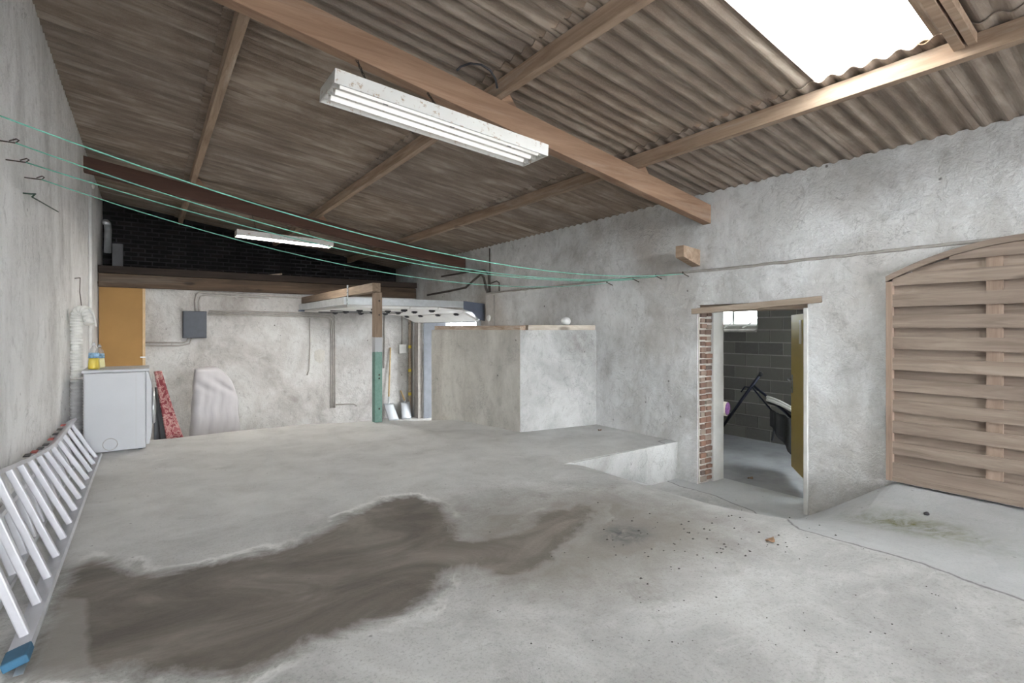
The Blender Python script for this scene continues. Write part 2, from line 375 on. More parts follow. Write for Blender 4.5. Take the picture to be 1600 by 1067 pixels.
# ------------------------------------------------------------------ floor
def sdist(P, poly):
    poly = np.array(poly); d = np.full(len(P), 1e9); ins = np.zeros(len(P), bool)
    for i in range(len(poly)):
        a = poly[i]; b = poly[(i+1) % len(poly)]; ab = b-a
        t = np.clip(((P-a) @ ab)/(ab @ ab+1e-12), 0, 1)[:, None]
        d = np.minimum(d, np.linalg.norm(P-(a+t*ab), axis=1))
        c = ((a[1] > P[:, 1]) != (b[1] > P[:, 1])) & (P[:, 0] < (b[0]-a[0])*(P[:, 1]-a[1])/(b[1]-a[1]+1e-12)+a[0])
        ins ^= c
    return np.where(ins, d, -d)
def fpoly(px): return [tuple(on_floor(*p)[:2]) for p in px]
def build_floor():
    xs = np.concatenate([np.arange(-.75, 5.52, .035)])
    ys = np.concatenate([np.arange(YB, .2, .25), np.arange(.2, 3.76, .035), [3.785, 3.795], np.arange(3.83, 7.7, .035), np.arange(7.75, YF+.3, .15)])
    X, Y = np.meshgrid(xs, ys); Z = np.zeros_like(X)
    for j in range(X.shape[0]):
        for i in range(X.shape[1]): Z[j, i] = floor_z(X[j, i], Y[j, i])
    vs = np.stack([X.ravel(), Y.ravel(), Z.ravel()], 1); w = len(xs); fs = []
    for j in range(len(ys)-1):
        for i in range(w-1): fs.append((j*w+i, j*w+i+1, (j+1)*w+i+1, (j+1)*w+i))
    me = bpy.data.meshes.new('floor'); me.from_pydata(vs.tolist(), [], fs); me.update()
    P = vs[:, :2]
    def put(nm, a):
        at = me.attributes.new(nm, 'FLOAT', 'POINT'); at.data.foreach_set('value', a.astype(np.float32))
    wet = sdist(P, fpoly([(20,1066),(60,960),(95,890),(150,868),(215,880),(240,888),(320,878),(420,862),(470,845),(530,806),(590,782),
        (650,774),(690,786),(712,806),(715,830),(740,842),(800,832),(840,800),(900,785),(940,790),(930,830),(890,858),(860,892),(805,922),
        (770,912),(742,893),(712,898),(690,935),(640,962),(560,985),(480,1015),(400,1052),(370,1066)]))
    put('wet', wet)
    put('dust_and_light', np.clip((P[:, 1]-3.2)/1.2, 0, 1)*np.clip((5.4-P[:, 0])/.5, 0, 1))
    damp = sdist(P, fpoly([(700,790),(850,775),(950,770),(1040,785),(1120,810),(1130,850),(1020,900),(900,930),(780,930),(700,880)]))
    put('damp', np.clip(damp+.35, -1, .7))
    c = np.array(on_floor(1425, 822)[:2]); d = (P-c)
    # moss streak runs along the wall foot
    u = np.array(on_floor(1590, 870)[:2])-np.array(on_floor(1330, 805)[:2]); u /= np.linalg.norm(u); v = np.array([-u[1], u[0]])
    put('moss', 1.25*np.exp(-((d@u)/.42)**2-((d@v)/.17)**2))
    c = np.array(on_floor(976, 835)[:2]); d = P-c; put('oil', np.exp(-(d[:, 0]/.15)**2-(d[:, 1]/.13)**2)*1.2)
    put('patch', sdist(P, fpoly([(95,932),(140,934),(150,1066),(30,1066)])))
    ap = fpoly([(1062,760),(1120,775),(1180,800),(1250,828),(1330,850),(1440,880),(1599,940)])
    put('apron', sdist(P, [(5.6, 3.9), (4.9, 3.9)]+ap+[(3.2, -1.5), (5.6, -1.5)]))
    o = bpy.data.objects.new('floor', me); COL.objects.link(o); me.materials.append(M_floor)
    me.polygons.foreach_set('use_smooth', [False]*len(me.polygons))
    tag(o, 'bare grey concrete floor with a large brown water stain', None, None, 'structure')
    return o
build_floor()
st = MB(); pe = [(XR+.02, 3.782), (3.46, 3.782)]
tag(obj('trim_step', MB().prism([(3.40,3.77,ZP-.002),(XR,3.77,ZP-.002),(XR,3.77,-.05),(4.72,3.77,-.05)], (0,.02,0)), M_box2), 'whitewashed step face below raised concrete floor beside the side door', None, None, 'structure')
obj_y = obj('yard_ground', MB().box(XO, 60, -12, 60, -.6, ZLOW).box(-60, XO, YF+.3+2, 60, -.6, ZLOW).box(-12, 18, -40, YB, .2, .42), M_ground)
tag(obj_y, 'pale paved yard ground outside the garage doorway', None, None, 'structure')

# ------------------------------------------------------------------ walls
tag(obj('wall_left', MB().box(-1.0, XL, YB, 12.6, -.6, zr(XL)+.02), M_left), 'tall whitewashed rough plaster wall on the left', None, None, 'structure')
wr = MB()
ztop = zr(XU)
wr.box(XR, XO, YB, DY0, -.6, 2.40); wr.box(XR, XO, DY1, 7.95, -.6, 2.40); wr.box(XR, XO, DY0, DY1, DZ+.07, 2.40)
wr.box(XU, XO, YB, 12.6, 2.40, ztop)
wr.box(XU, XO, 7.95, GY0, -.6, 2.40); wr.box(XU, XO, GY1, 12.6, -.6, 2.40); wr.box(XU, XO, GY0, GY1, GZ, 2.40)
bead = []; rb_ = random.Random(5)
for i in range(150):
    yy = YB+.2+i*(7.9-YB-.2)/149; bead.append((XR+.004+rb_.uniform(-.004,.004), yy, 2.402+rb_.uniform(-.006,.006)))
tag(obj('trim_7', MB(True).tube(bead, .016, 6), M_pipe), 'dark rough mortar edge along the ledge of the right wall', None, None, 'structure')
w_right = tag(obj('wall_right', wr, M_right), 'long grey whitewashed plaster wall with ledge, side door and garage opening', None, None, 'structure')
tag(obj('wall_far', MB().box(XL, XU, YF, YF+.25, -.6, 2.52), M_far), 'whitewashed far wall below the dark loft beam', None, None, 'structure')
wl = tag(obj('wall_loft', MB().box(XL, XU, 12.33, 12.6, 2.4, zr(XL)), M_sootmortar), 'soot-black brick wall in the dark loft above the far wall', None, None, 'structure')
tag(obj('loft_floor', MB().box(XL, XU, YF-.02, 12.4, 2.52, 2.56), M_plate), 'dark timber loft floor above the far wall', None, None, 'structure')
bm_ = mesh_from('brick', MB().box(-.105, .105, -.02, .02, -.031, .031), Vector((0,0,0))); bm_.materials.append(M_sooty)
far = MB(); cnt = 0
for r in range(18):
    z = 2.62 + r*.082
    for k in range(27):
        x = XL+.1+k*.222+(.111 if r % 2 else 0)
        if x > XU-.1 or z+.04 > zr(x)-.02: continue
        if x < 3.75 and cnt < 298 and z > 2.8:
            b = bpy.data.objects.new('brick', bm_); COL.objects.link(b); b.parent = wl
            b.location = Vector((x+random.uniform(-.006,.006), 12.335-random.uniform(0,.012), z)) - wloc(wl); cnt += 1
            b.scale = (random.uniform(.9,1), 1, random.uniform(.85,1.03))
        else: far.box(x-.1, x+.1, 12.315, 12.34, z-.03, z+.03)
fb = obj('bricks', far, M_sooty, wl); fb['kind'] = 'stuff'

# corrugated roof
ROWS = [(-.95, .53), (.53, 2.28), (2.28, 3.92), (3.92, 5.75)]
ceil = thing('ceiling', 'sloping roof underside of brown corrugated fibre cement sheets', None, (0, 0, 3.3), None, 'structure')
WID, PIT, AMP = .845, .13, .0155
def sheet_mesh(x0, x1, lap, wid):
    mb = MB(smooth=False); n = int(round((wid+.065)/PIT*10)); L = []
    for layer in (0, 1):
        for xx in (x0-lap, x1):
            for i in range(n+1):
                y = -.03+i*(wid+.065)/n
                z = zr(xx)+AMP*math.cos(2*math.pi*y/PIT) + layer*.007 - (0.017 if xx < x1 else 0) + .002*i/n*3
                L.append((xx, y, z))
    m = n+1; fs = []
    for i in range(n):
        fs.append((i, i+1, m+i+1, m+i)); fs.append((2*m+i, 3*m+i, 3*m+i+1, 2*m+i+1))
        fs.append((i, 2*m+i, 2*m+i+1, i+1)); fs.append((m+i, m+i+1, 3*m+i+1, 3*m+i))
    fs += [(0, m, 3*m, 2*m), (n, 2*m+n, 3*m+n, m+n)]
    mb.add(L, fs); me = mesh_from('corrugated_sheet', mb, Vector((0,0,3.3)))
    return me
YS0 = 1.08
for ri, (x0, x1) in enumerate(ROWS):
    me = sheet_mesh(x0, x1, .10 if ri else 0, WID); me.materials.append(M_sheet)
    for k in range(-11, 14):
        y = YS0 + k*WID
        sky_ = (ri == 2 and k == 0) or False
        if ri == 2 and k == 0:
            m2 = sheet_mesh(x0, x1, .10, WID-.19); m2.materials.append(M_sky)
            o = bpy.data.objects.new('translucent_sheet', m2); o['label'] = 'bright translucent skylight sheet'
        elif sky_:
            m2 = me.copy(); m2.materials.clear(); m2.materials.append(M_sky); o = bpy.data.objects.new('translucent_sheet', m2); o['label'] = 'bright translucent skylight sheet'
        elif ri == 2 and k == -1:
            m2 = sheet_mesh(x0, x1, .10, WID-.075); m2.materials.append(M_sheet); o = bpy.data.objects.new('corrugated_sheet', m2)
        elif ri == 2 and k == 1:
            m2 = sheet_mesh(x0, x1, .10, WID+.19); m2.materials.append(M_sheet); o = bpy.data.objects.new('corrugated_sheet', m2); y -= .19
        else: o = bpy.data.objects.new('corrugated_sheet', me)
        COL.objects.link(o); o.parent = ceil; o.location = (0, y, 0)
# skylight side batten
tag(obj('roof_batten', MB().bar((2.3, .93, zr(2.3)-.06), (3.9, .93, zr(3.9)-.06), .05, .07).bar((2.3, .87, zr(2.3)-.06), (3.9, .87, zr(3.9)-.06), .04, .06), M_purl), 'pale doubled roof batten beside the bright skylight', 'batten')

for k, (y, m, lab) in enumerate(((3.43, M_raft, 'broad orange-brown rafter crossing near the hanging three-tube lamp'), (8.86, M_raft2, 'dark brown rafter crossing the far end of the roof'), (-2.0, M_raft, 'brown rafter behind the viewer, outside the picture'))):
    x0, x1 = XL, XU-.005
    poly = [(x0,y-.05,zr(x0)-.36),(x1,y-.05,zr(x1)-.36),(x1,y-.05,zr(x1)-.152),(x0,y-.05,zr(x0)-.152)]
    tag(obj('rafter', MB().prism(poly, (0,.1,0)), m, bevel=.004, fix=True), lab, 'beam', 'roof rafters')
for x, lab in ((.53, 'thin brown purlin nearest the left wall'), (2.28, 'middle brown purlin above the three-tube lamp'), (3.92, 'brown purlin along the lower edge of the skylight')):
    h = zr(x)
    tag(obj('purlin', MB().box(x-.035, x+.035, YB, 12.3, h-.145, h-.024), M_purl, bevel=.004), lab, 'beam', 'roof purlins')
for x, y, lab in ((2.28, 3.43, 'triangular timber cleat on the near rafter beside middle purlin'), (3.92, 3.43, 'triangular timber cleat on the near rafter beside lower purlin'),
                  (2.28, 8.86, 'triangular timber cleat on the dark far rafter, middle purlin'), (.53, 8.86, 'triangular timber cleat on the dark far rafter, left purlin')):
    z = zr(x)-.145
    tag(obj('purlin_cleat', MB().prism([(x+.036,y-.03,zr(x+.036)-.150),(x+.19,y-.03,zr(x+.19)-.150),(x+.09,y-.03,zr(x+.09)-.035),(x+.036,y-.03,zr(x)-.035)], (0,.06,0)), M_raft, fix=True), lab, 'cleat', 'purlin cleats')
# black cable looping over the rafter
cp = [onY(x, y, 3.2) for x, y in ((714,110),(720,104),(735,99),(752,101),(766,110),(774,123),(777,138))]
tag(obj('cable', MB(True).tube(cp, .008, 8), M_black), 'black cable loop above the near rafter', 'cable')

# loft beam and plate at the far wall
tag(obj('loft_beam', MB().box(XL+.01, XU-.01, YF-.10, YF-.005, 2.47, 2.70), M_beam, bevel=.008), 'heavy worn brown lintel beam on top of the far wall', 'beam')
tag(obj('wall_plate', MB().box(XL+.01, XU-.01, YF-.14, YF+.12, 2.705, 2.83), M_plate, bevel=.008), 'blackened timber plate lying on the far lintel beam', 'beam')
tag(obj('wood_offcut', MB().bar(onY(415,431,YF), onY(440,428,YF), .10, .03), M_plank), 'short pale wood offcut lying on the dark loft plate', 'wood')
tag(obj('flue_pipe', MB(True).tube([onY(168,395,11.7), onY(169,360,11.7), onY(168,350,11.6), onY(165,347,11.45)], .055, 14), M_zinc), 'shiny silver flue pipe in the dark loft corner', 'pipe')
tag(obj('loft_box', MB().box(*sorted((onY(175,400,11.9).x, onY(192,400,11.9).x)), 11.9, 12.0, 2.565, onY(180,380,11.9).z), plain('grey_panel_paint', (.16,.16,.165), .8), bevel=.01), 'small grey box standing in the dark loft', 'box')

# ------------------------------------------------------------------ masonry box by the right wall
A = Vector((3.88, 5.28, 0)); B = Vector((3.56, 7.15, 0))
zt = 1.735
bx = MB().prism([(A.x,A.y,-.4),(XR-.005,5.10,-.4),(XR-.005,7.15,-.4),(B.x,B.y,-.4)], (0,0,zt+.4))
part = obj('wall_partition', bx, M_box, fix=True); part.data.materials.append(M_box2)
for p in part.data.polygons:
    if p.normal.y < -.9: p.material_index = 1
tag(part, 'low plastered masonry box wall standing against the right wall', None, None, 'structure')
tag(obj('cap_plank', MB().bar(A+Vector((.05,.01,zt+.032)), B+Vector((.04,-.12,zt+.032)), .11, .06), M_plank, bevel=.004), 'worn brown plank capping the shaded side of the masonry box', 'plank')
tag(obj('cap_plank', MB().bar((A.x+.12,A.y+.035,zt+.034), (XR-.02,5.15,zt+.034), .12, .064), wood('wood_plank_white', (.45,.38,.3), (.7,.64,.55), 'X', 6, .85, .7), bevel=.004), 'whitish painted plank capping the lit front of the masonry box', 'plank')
def blob(c, r, sx=1, sy=1, sz=1, n=12):
    c = Vector(c); mb = MB(True)
    def fn(u, v):
        th = 2*math.pi*u; ph = math.pi*v; q = 1+.12*math.sin(3*th+1)*math.sin(ph)
        return c+Vector((sx*q*math.sin(ph)*math.cos(th), sy*q*math.sin(ph)*math.sin(th), -sz*math.cos(ph)))*r
    return mb.grid(fn, n, n//2, True)
p = onY(882, 505, 5.25); tag(obj('plaster_lump', blob((p.x, 5.22, zt+.066+.055), .066, 1.2, .9, .85), M_whitem), 'rounded white plaster lump on the box front plank', 'lump')

# ------------------------------------------------------------------ side door, lintel, frame, reveal bricks
tag(obj('door_lintel', MB().bar(onX(1083,484,XR+.02)-Vector((0,0,.02)), Vector((XR+.02,2.19,DZ+.075)), .075, .062), M_lint, bevel=.006), 'rough timber lintel above the side doorway', 'lintel')
obj_l = obj('trim_1', MB().box(XR+.05, XO+.02, DY0-.02, DY1+.02, DZ, DZ+.075), M_lint); tag(obj_l, 'timber soffit boards inside the side doorway lintel', None, None, 'structure')
rv = thing('trim_2', 'exposed rough red brick edge of the left door reveal', None, (XR+.12, DY1-.02, -.02), None, 'structure')
obj('mortar', MB().box(XR+.012, XR+.235, DY1-.012, DY1+.01, -.1, DZ), M_mortar, rv)
me2 = {}
for r in range(29):
    z = .05 + r*.0665
    if z > DZ-.03: break
    for k, (xa, xb) in enumerate(((XR+.022, XR+.095), (XR+.108, XR+.222)) if r % 2 else ((XR+.022, XR+.12), (XR+.133, XR+.222))):
        j = lambda: random.uniform(-.007, .007)
        obj('brick', MB().box(xa+j(), xb+j(), DY1-.034+j(), DY1+.005, z-.024+j(), z+.024+j()), M_brick, rv, bevel=.006)
tag(obj('trim_3', MB().box(XR+.235, XO+.01, DY1-.045, DY1+.01, -.05, DZ), M_frame, bevel=.004), 'smooth pale plastered door reveal beside the exposed bricks', None, None, 'structure')
tag(obj('trim_4', MB().box(XR-.012, XR+.06, DY0-.005, DY0+.035, -.02, DZ), M_frame, bevel=.006), 'narrow white wooden jamb on the right of the doorway', None, None, 'structure')
hinge, free = Vector((5.52, 2.40, 0)), Vector((6.40, 3.10, 0)); dd = (free-hinge).normalized(); nn = Vector((-dd.y, dd.x, 0))
d1 = thing('door_1', 'yellow painted door leaf standing open into the side room', None, (5.52, 2.40, 0), None, 'structure')
obj('door_leaf', MB().bar(hinge+Vector((0,0,1.0)), free+Vector((0,0,1.0)), .04, 1.84, (0,0,1)), M_yellow, d1, bevel=.003)
def dpt(s, z, off): return hinge+dd*s+nn*off+Vector((0,0,z))
LN = (free-hinge).length
pl = obj('handle_plate', MB().bar(dpt(LN-.07,.98,.024), dpt(LN-.07,1.20,.024), .04, .008, nn), M_zinc, d1, bevel=.002)
obj('door_handle', MB(True).tube([dpt(LN-.07,1.14,.024), dpt(LN-.07,1.14,.07), dpt(LN-.19,1.14,.075)], .009, 8), M_zinc, d1)
obj('keyhole', MB().bar(dpt(LN-.07,1.03,.030), dpt(LN-.07,1.055,.030), .010, .003, nn), M_blackhole, d1)
obj('name_plate', MB().bar(dpt(LN-.44,1.58,.024), dpt(LN-.44,1.85,.024), .09, .008, nn), M_cream, d1, bevel=.002)

# side room
tag(obj('floor_side_room', MB().box(XO-.03, 8.0, .8, 6.6, -.25, -.012), M_dfloor), 'dark grey concrete floor of the side room', None, None, 'structure')
RX = 7.9
wy0, wy1, wz0, wz1 = 4.38, 5.40, 1.80, 2.30
bw = MB()
for a in ((.8, wy0, -.2, 2.75), (wy1, 6.6, -.2, 2.75), (wy0, wy1, -.2, wz0), (wy0, wy1, wz1, 2.75)): bw.box(RX, RX+.2, a[0], a[1], a[2], a[3])
wb = tag(obj('wall_side_room', bw, M_blockmortar), 'grey concrete block wall at the back of the side room', None, None, 'structure')
bmk = mesh_from('block', MB().box(-.03, .03, -.19, .19, -.09, .09), Vector((0,0,0))); bmk.materials.append(M_block)
for r in range(14):
    z = .09+.196*r-.02
    for k in range(10):
        y = 2.0+.394*k+(.197 if r % 2 else 0)
        ya, yb = y-.19, y+.19
        if z+.09 > 2.75: continue
        if z+.09 > wz0 and z-.09 < wz1:
            if ya < wy0 < yb: yb = wy0
            elif ya < wy1 < yb: ya = wy1
            elif ya >= wy0 and yb <= wy1: continue
        b = bpy.data.objects.new('block', bmk); COL.objects.link(b); b.parent = wb
        b.location = Vector((RX+.02+random.uniform(-.003,.003), (ya+yb)/2, z))-wloc(wb); b.scale = (1, (yb-ya)/.38, 1)
tag(obj('wall_side_room_end', MB().box(XO, RX+.2, 6.4, 6.6, -.2, 2.75).box(XO, 5.8, .8, 1.0, -.2, 2.75).box(7.6, RX+.2, .8, 1.0, -.2, 2.75).box(5.8, 7.6, .8, 1.0, -.2, .8).box(5.8, 7.6, .8, 1.0, 2.3, 2.75), M_block), 'plain grey end walls of the side room', None, None, 'structure')
w2_ = thing('window_added', 'wide window added out of view to light the side room', None, (6.7, .9, .8), None, 'structure')  # unseen window added to let more daylight into the side room
obj('window_frame', MB().box(5.8,7.6,.88,.93,.8,.85).box(5.8,7.6,.88,.93,2.25,2.3).box(5.8,5.85,.88,.93,.85,2.25).box(7.55,7.6,.88,.93,.85,2.25).box(6.67,6.73,.88,.93,.85,2.25), M_whitem, w2_)
obj('pane', MB().box(5.85,6.67,.902,.906,.85,2.25), M_glass, w2_); obj('pane', MB().box(6.73,7.55,.902,.906,.85,2.25), M_glass, w2_)
tag(obj('ceiling_side_room', MB().box(XO-.02, RX+.3, .8, 6.6, 2.7, 2.8), M_frame), 'pale flat ceiling of the side room', None, None, 'structure')
w1 = thing('window_1', 'small bright two-pane window high in the block wall', None, (RX+.1, 4.9, wz0), None, 'structure')
fr = MB().box(RX+.06,RX+.11,wy0,wy1,wz0,wz0+.035).box(RX+.06,RX+.11,wy0,wy1,wz1-.035,wz1).box(RX+.06,RX+.11,wy0,wy0+.03,wz0,wz1).box(RX+.06,RX+.11,wy1-.03,wy1,wz0,wz1).box(RX+.055,RX+.115,4.80,4.84,wz0,wz1)
obj('window_frame', fr, M_whitem, w1)
obj('pane', MB().box(RX+.083,RX+.087,wy0+.03,4.80,wz0+.03,wz1-.03), M_glass, w1); obj('pane', MB().box(RX+.083,RX+.087,4.84,wy1-.03,wz0+.03,wz1-.03), M_glass, w1)
obj('window_sill', MB().prism([(RX-.06,wy0,wz0-.07),(RX+.08,wy0,wz0),(RX+.08,wy0,wz0-.10),(RX-.06,wy0,wz0-.10)], (0,wy1-wy0,0)), M_pipe, w1, fix=True)
for k, (a, b) in enumerate((((1131,512),(1145,503)), ((1160,512),(1176,503)))):
    tag(obj('white_stick', MB().bar(onX(*a,RX-.09), onX(*b,RX-.04), .02, .02), M_whitem), ('left' if k == 0 else 'right')+' white stick propped on the small window sill', 'stick', 'sticks on the side room window sill')
# rolled carpet
rc = onX(1136, 639, 6.6)
cr = thing('carpet_roll', 'rolled carpet with purple spiral end inside the side doorway', 'carpet', (rc.x, rc.y, 0))
ax = Vector((-.25, .95, 0.02)).normalized(); c0 = rc
obj('backing', MB(True).tube([c0, c0+ax*1.2], .10, 20), plain('carpet_backing', (.66,.58,.5), .95), cr)
sp = []
for i in range(70):
    t = i*.30; r = .012+.082*i/69; u = Vector((0,0,1)); s_ = ax.cross(u).normalized()
    sp.append(c0-ax*.004+(u*math.cos(t)+s_*math.sin(t))*r)
obj('spiral_end', MB(True).tube(sp, .010, 6), plain('purple_pile', (.26,.10,.27), .95, 0, .5, 60), cr)
tag(obj('carpet_stand', MB().box(rc.x-.3, rc.x+.05, rc.y+.25, rc.y+.95, -.012, rc.z-.101), M_block, bevel=.01), 'dark stand carrying the rolled carpet', 'stand')
# folded garden lounger with black tube frame and striped cushion
LX = 7.2
ln = thing('garden_lounger', 'folded garden lounger with black tube frame and striped cushion', 'lounger', onX(1195, 690, LX)*1)
ln.location.z = -.012
P3 = lambda x, y, X=LX: onX(x, y, X)
obj('frame_tube', MB(True).tube([P3(1188,585), P3(1160,623), P3(1128,668)], .022, 10), M_navy, ln)
obj('frame_tube', MB(True).tube([P3(1178,603), P3(1202,622), P3(1236,652,7.1)], .018, 10), M_navy, ln)
obj('frame_tube', MB(True).tube([P3(1158,612), P3(1164,604), P3(1176,606), P3(1200,635), P3(1215,652)], .012, 10), M_navy, ln)
obj('end_cap', MB(True).tube([P3(1190,582), P3(1187,587)], .028, 10), M_black, ln)
obj('leg', MB(True).tube([P3(1215,645,7.15), P3(1206,688,7.15)], .016, 8), M_black, ln)
def sling(u, v):
    a = P3(1198,624,7.0+.5*v); b = P3(1246,648,7.0+.5*v); p = a.lerp(b, u); p.z += .03*math.sin(math.pi*u)-.03*v; return p
obj('cushion', MB(True).grid(sling, 8, 6), plain('black_fabric', (.03,.03,.032), .9), ln, solid=.05)
for v in (0., .3):
    obj('cushion_stripe', MB(True).tube([P3(1198+50*u, 624+25*u-3*math.sin(math.pi*u)-5*v*3, 6.95+.2*v) for u in (0,.2,.4,.6,.8,1)], .022-.02*v, 8), plain('pale_stripe', (.62,.61,.57), .9), ln)
def hang(u, v):
    a = P3(1203,640,7.0); b = P3(1242,656,7.0); p = a.lerp(b, u); p.z -= v*(.22+.3*u); p.x += .03*math.sin(u*14); return p
obj('sling_fabric', MB(True).grid(hang, 16, 6), plain('dark_fabric', (.035,.035,.036), .9), ln, solid=.006)

# ------------------------------------------------------------------ arched fence panel
FX = XR-.03
f0 = onX(1387, 750, FX); fz = .50; FYL = f0.y; FYR = FYL-1.80
fp = thing('fence_panel', 'arched brown wooden fence panel of overlapping slats against the wall', 'fence panel', (FX, (FYL+FYR)/2, fz))
def arch(y):
    t = (y-FYR)/1.8; return 1.64+.235*(1-(2*t-1)**2)
pw = .045
obj('post', MB().box(FX-.042, FX+.012, FYL-pw, FYL, fz, fz+1.64), M_fencev, fp, bevel=.003)
obj('post', MB().box(FX-.042, FX+.012, FYR, FYR+pw, fz, fz+1.64), M_fencev, fp, bevel=.003)
obj('bottom_rail', MB().box(FX-.042, FX+.012, FYR+pw, FYL-pw, fz, fz+.04), M_fence, fp, bevel=.003)
am = MB(); ya = [FYL-1.8*i/28 for i in range(29)]
for a, b in zip(ya[:-1], ya[1:]):
    am.add([(x, y, fz+arch(y)+dz) for x in (FX-.048, FX+.016) for y, dz in ((a,0),(b,0),(b,.045),(a,.045))], [(0,1,2,3),(7,6,5,4),(0,4,5,1),(3,2,6,7)])
am.add([(x, FYL, fz+1.64+dz) for x in (FX-.048, FX+.016) for dz in (0,.045)], [(0,1,3,2)])
obj('arch_rail', am, M_fence, fp)
for yb in (FYL-.62, FYL-1.22): obj('batten', MB().box(FX-.0215, FX+.003, yb-.09, yb, fz+.04, fz+arch(yb-.04)), M_fencev, fp)
def slat(x0, x1, z0, z1):
    n = 14; top = []; yl, yr = FYL-pw, FYR+pw
    ys = [yl+(yr-yl)*i/n for i in range(n+1)]
    pts = [(y, min(fz+z1, fz+arch(y)-.002)) for y in ys]; pts = [p for p in pts if p[1] > fz+z0+.005]
    if len(pts) < 2: return
    if len(pts) == n+1 and all(abs(p[1]-(fz+z1)) < 1e-6 for p in pts): pts = [pts[0], pts[-1]]
    poly = [(x0, pts[0][0], fz+z0)]+[(x0, y, z) for y, z in pts]+[(x0, pts[-1][0], fz+z0)]
    obj('slat', MB().prism(poly, (x1-x0, 0, 0)), M_fence, fp, fix=True)
for k in range(11):
    z0 = .040+.1725*k
    slat(FX-.036, FX-.022, z0+(.012 if k else 0), z0+.112)
    slat(FX+.003, FX+.012, z0+.085, z0+.200)

# corbel block
c = onX(1088, 405, XU)
tag(obj('corbel_block', MB().prism([(XU+.02, c.y-.05, c.z-.09), (XU-.30, c.y-.05, c.z-.0), (XU-.30, c.y-.05, c.z+.13), (XU+.02, c.y-.05, c.z+.10)], (0,.11,0)), M_purl, bevel=.004, fix=True), 'short brown timber stub projecting from the right wall', 'corbel')

# ------------------------------------------------------------------ hanging fluorescent lamps
def lamp(emi, label, yc, xa, xb, za, zb, wd, ntube, chains):
    t = thing('fluorescent_lamp', label, 'lamp', ((xa+xb)/2, yc, min(za, zb)), 'hanging fluorescent lamps')
    A_ = Vector((xa, yc, za)); B_ = Vector((xb, yc, zb)); d = (B_-A_).normalized(); up = Vector((0,1,0)).cross(d)*-1
    if up.z < 0: up = -up
    h = .085; w2 = wd/2; Y = Vector((0,1,0))
    prof = [(-w2,0),(-w2+.006,0),(-w2*.9,.03)]
    # housing: inverted tray with ridges between the tubes
    seg = [(-w2, 0.), (-w2, h), (w2, h), (w2, 0.), (w2-.008, 0.)]
    step = (wd-.03)/ntube
    for i in range(ntube):
        c_ = w2-.015-step*(i+.5)
        seg += [(c_+step*.42, .045), (c_-step*.42, .045)]
        if i < ntube-1: seg += [(c_-step*.5, .018)]
    seg += [(-w2+.008, 0.)]
    obj('housing', MB().prism([A_+Y*a+up*b for a, b in seg], B_-A_), M_fix, t, fix=True)
    for e, s in ((A_, -1), (B_, 1)):
        obj('end_plate', MB().prism([e+Y*-w2, e+Y*w2, e+Y*w2+up*h, e+Y*-w2+up*h], d*(.006*s)), M_fix, t, fix=True)
    for i in range(ntube):
        c_ = w2-.015-step*(i+.5); o_ = Y*c_+up*.022
        obj('tube', MB(True).tube([A_+o_+d*.045, B_+o_-d*.045], .015, 12), tube_mat(emi), t)
        for e, s in ((A_, 1), (B_, -1)):
            obj('lamp_holder', MB().bar(e+o_+d*(.012*s)+up*-.012, e+o_+d*(.012*s)+up*.025, .022, .028, d), M_whitem, t)
    for s, q in chains:
        m = A_.lerp(B_, s)+up*h; m2 = Vector(q); nL = max(4, int((m2-m).length/.045)); ch = MB(True)
        for k in range(nL):
            a = m.lerp(m2, k/nL); b = m.lerp(m2, (k+1.25)/nL); sd = Vector((.007,0,0)) if k % 2 else Vector((0,.007,0))
            ch.tube([a, a.lerp(b,.25)+sd, a.lerp(b,.75)+sd, b, a.lerp(b,.75)-sd, a.lerp(b,.25)-sd, a], .0028, 5, False)
        obj('chain', ch, M_rust, t)
    for k in range(3):
        e = A_.lerp(B_, .2+.3*k)-Y*w2*.55+up*.012
        obj('clip', MB().bar(e, e+d*.03, .015, .008), M_blackhole, t)
    return t
lamp(0.08, 'large chipped white three-tube lamp hanging under the near rafter', 3.10, .865, 2.415, 3.145, 3.035, .31, 3, [(.17, (1.14,3.40,zr(1.14)-.36)), (.5, (1.66,3.40,zr(1.66)-.36)), (.93, (2.3,3.40,zr(2.3)-.36))])
lamp(18.0, 'small white fluorescent lamp hanging under the dark far rafter', 8.45, 1.05, 2.41, 3.11, 3.07, .24, 2, [(.2, (1.32,8.82,zr(1.32)-.36)), (.8, (2.13,8.82,zr(2.13)-.36))])

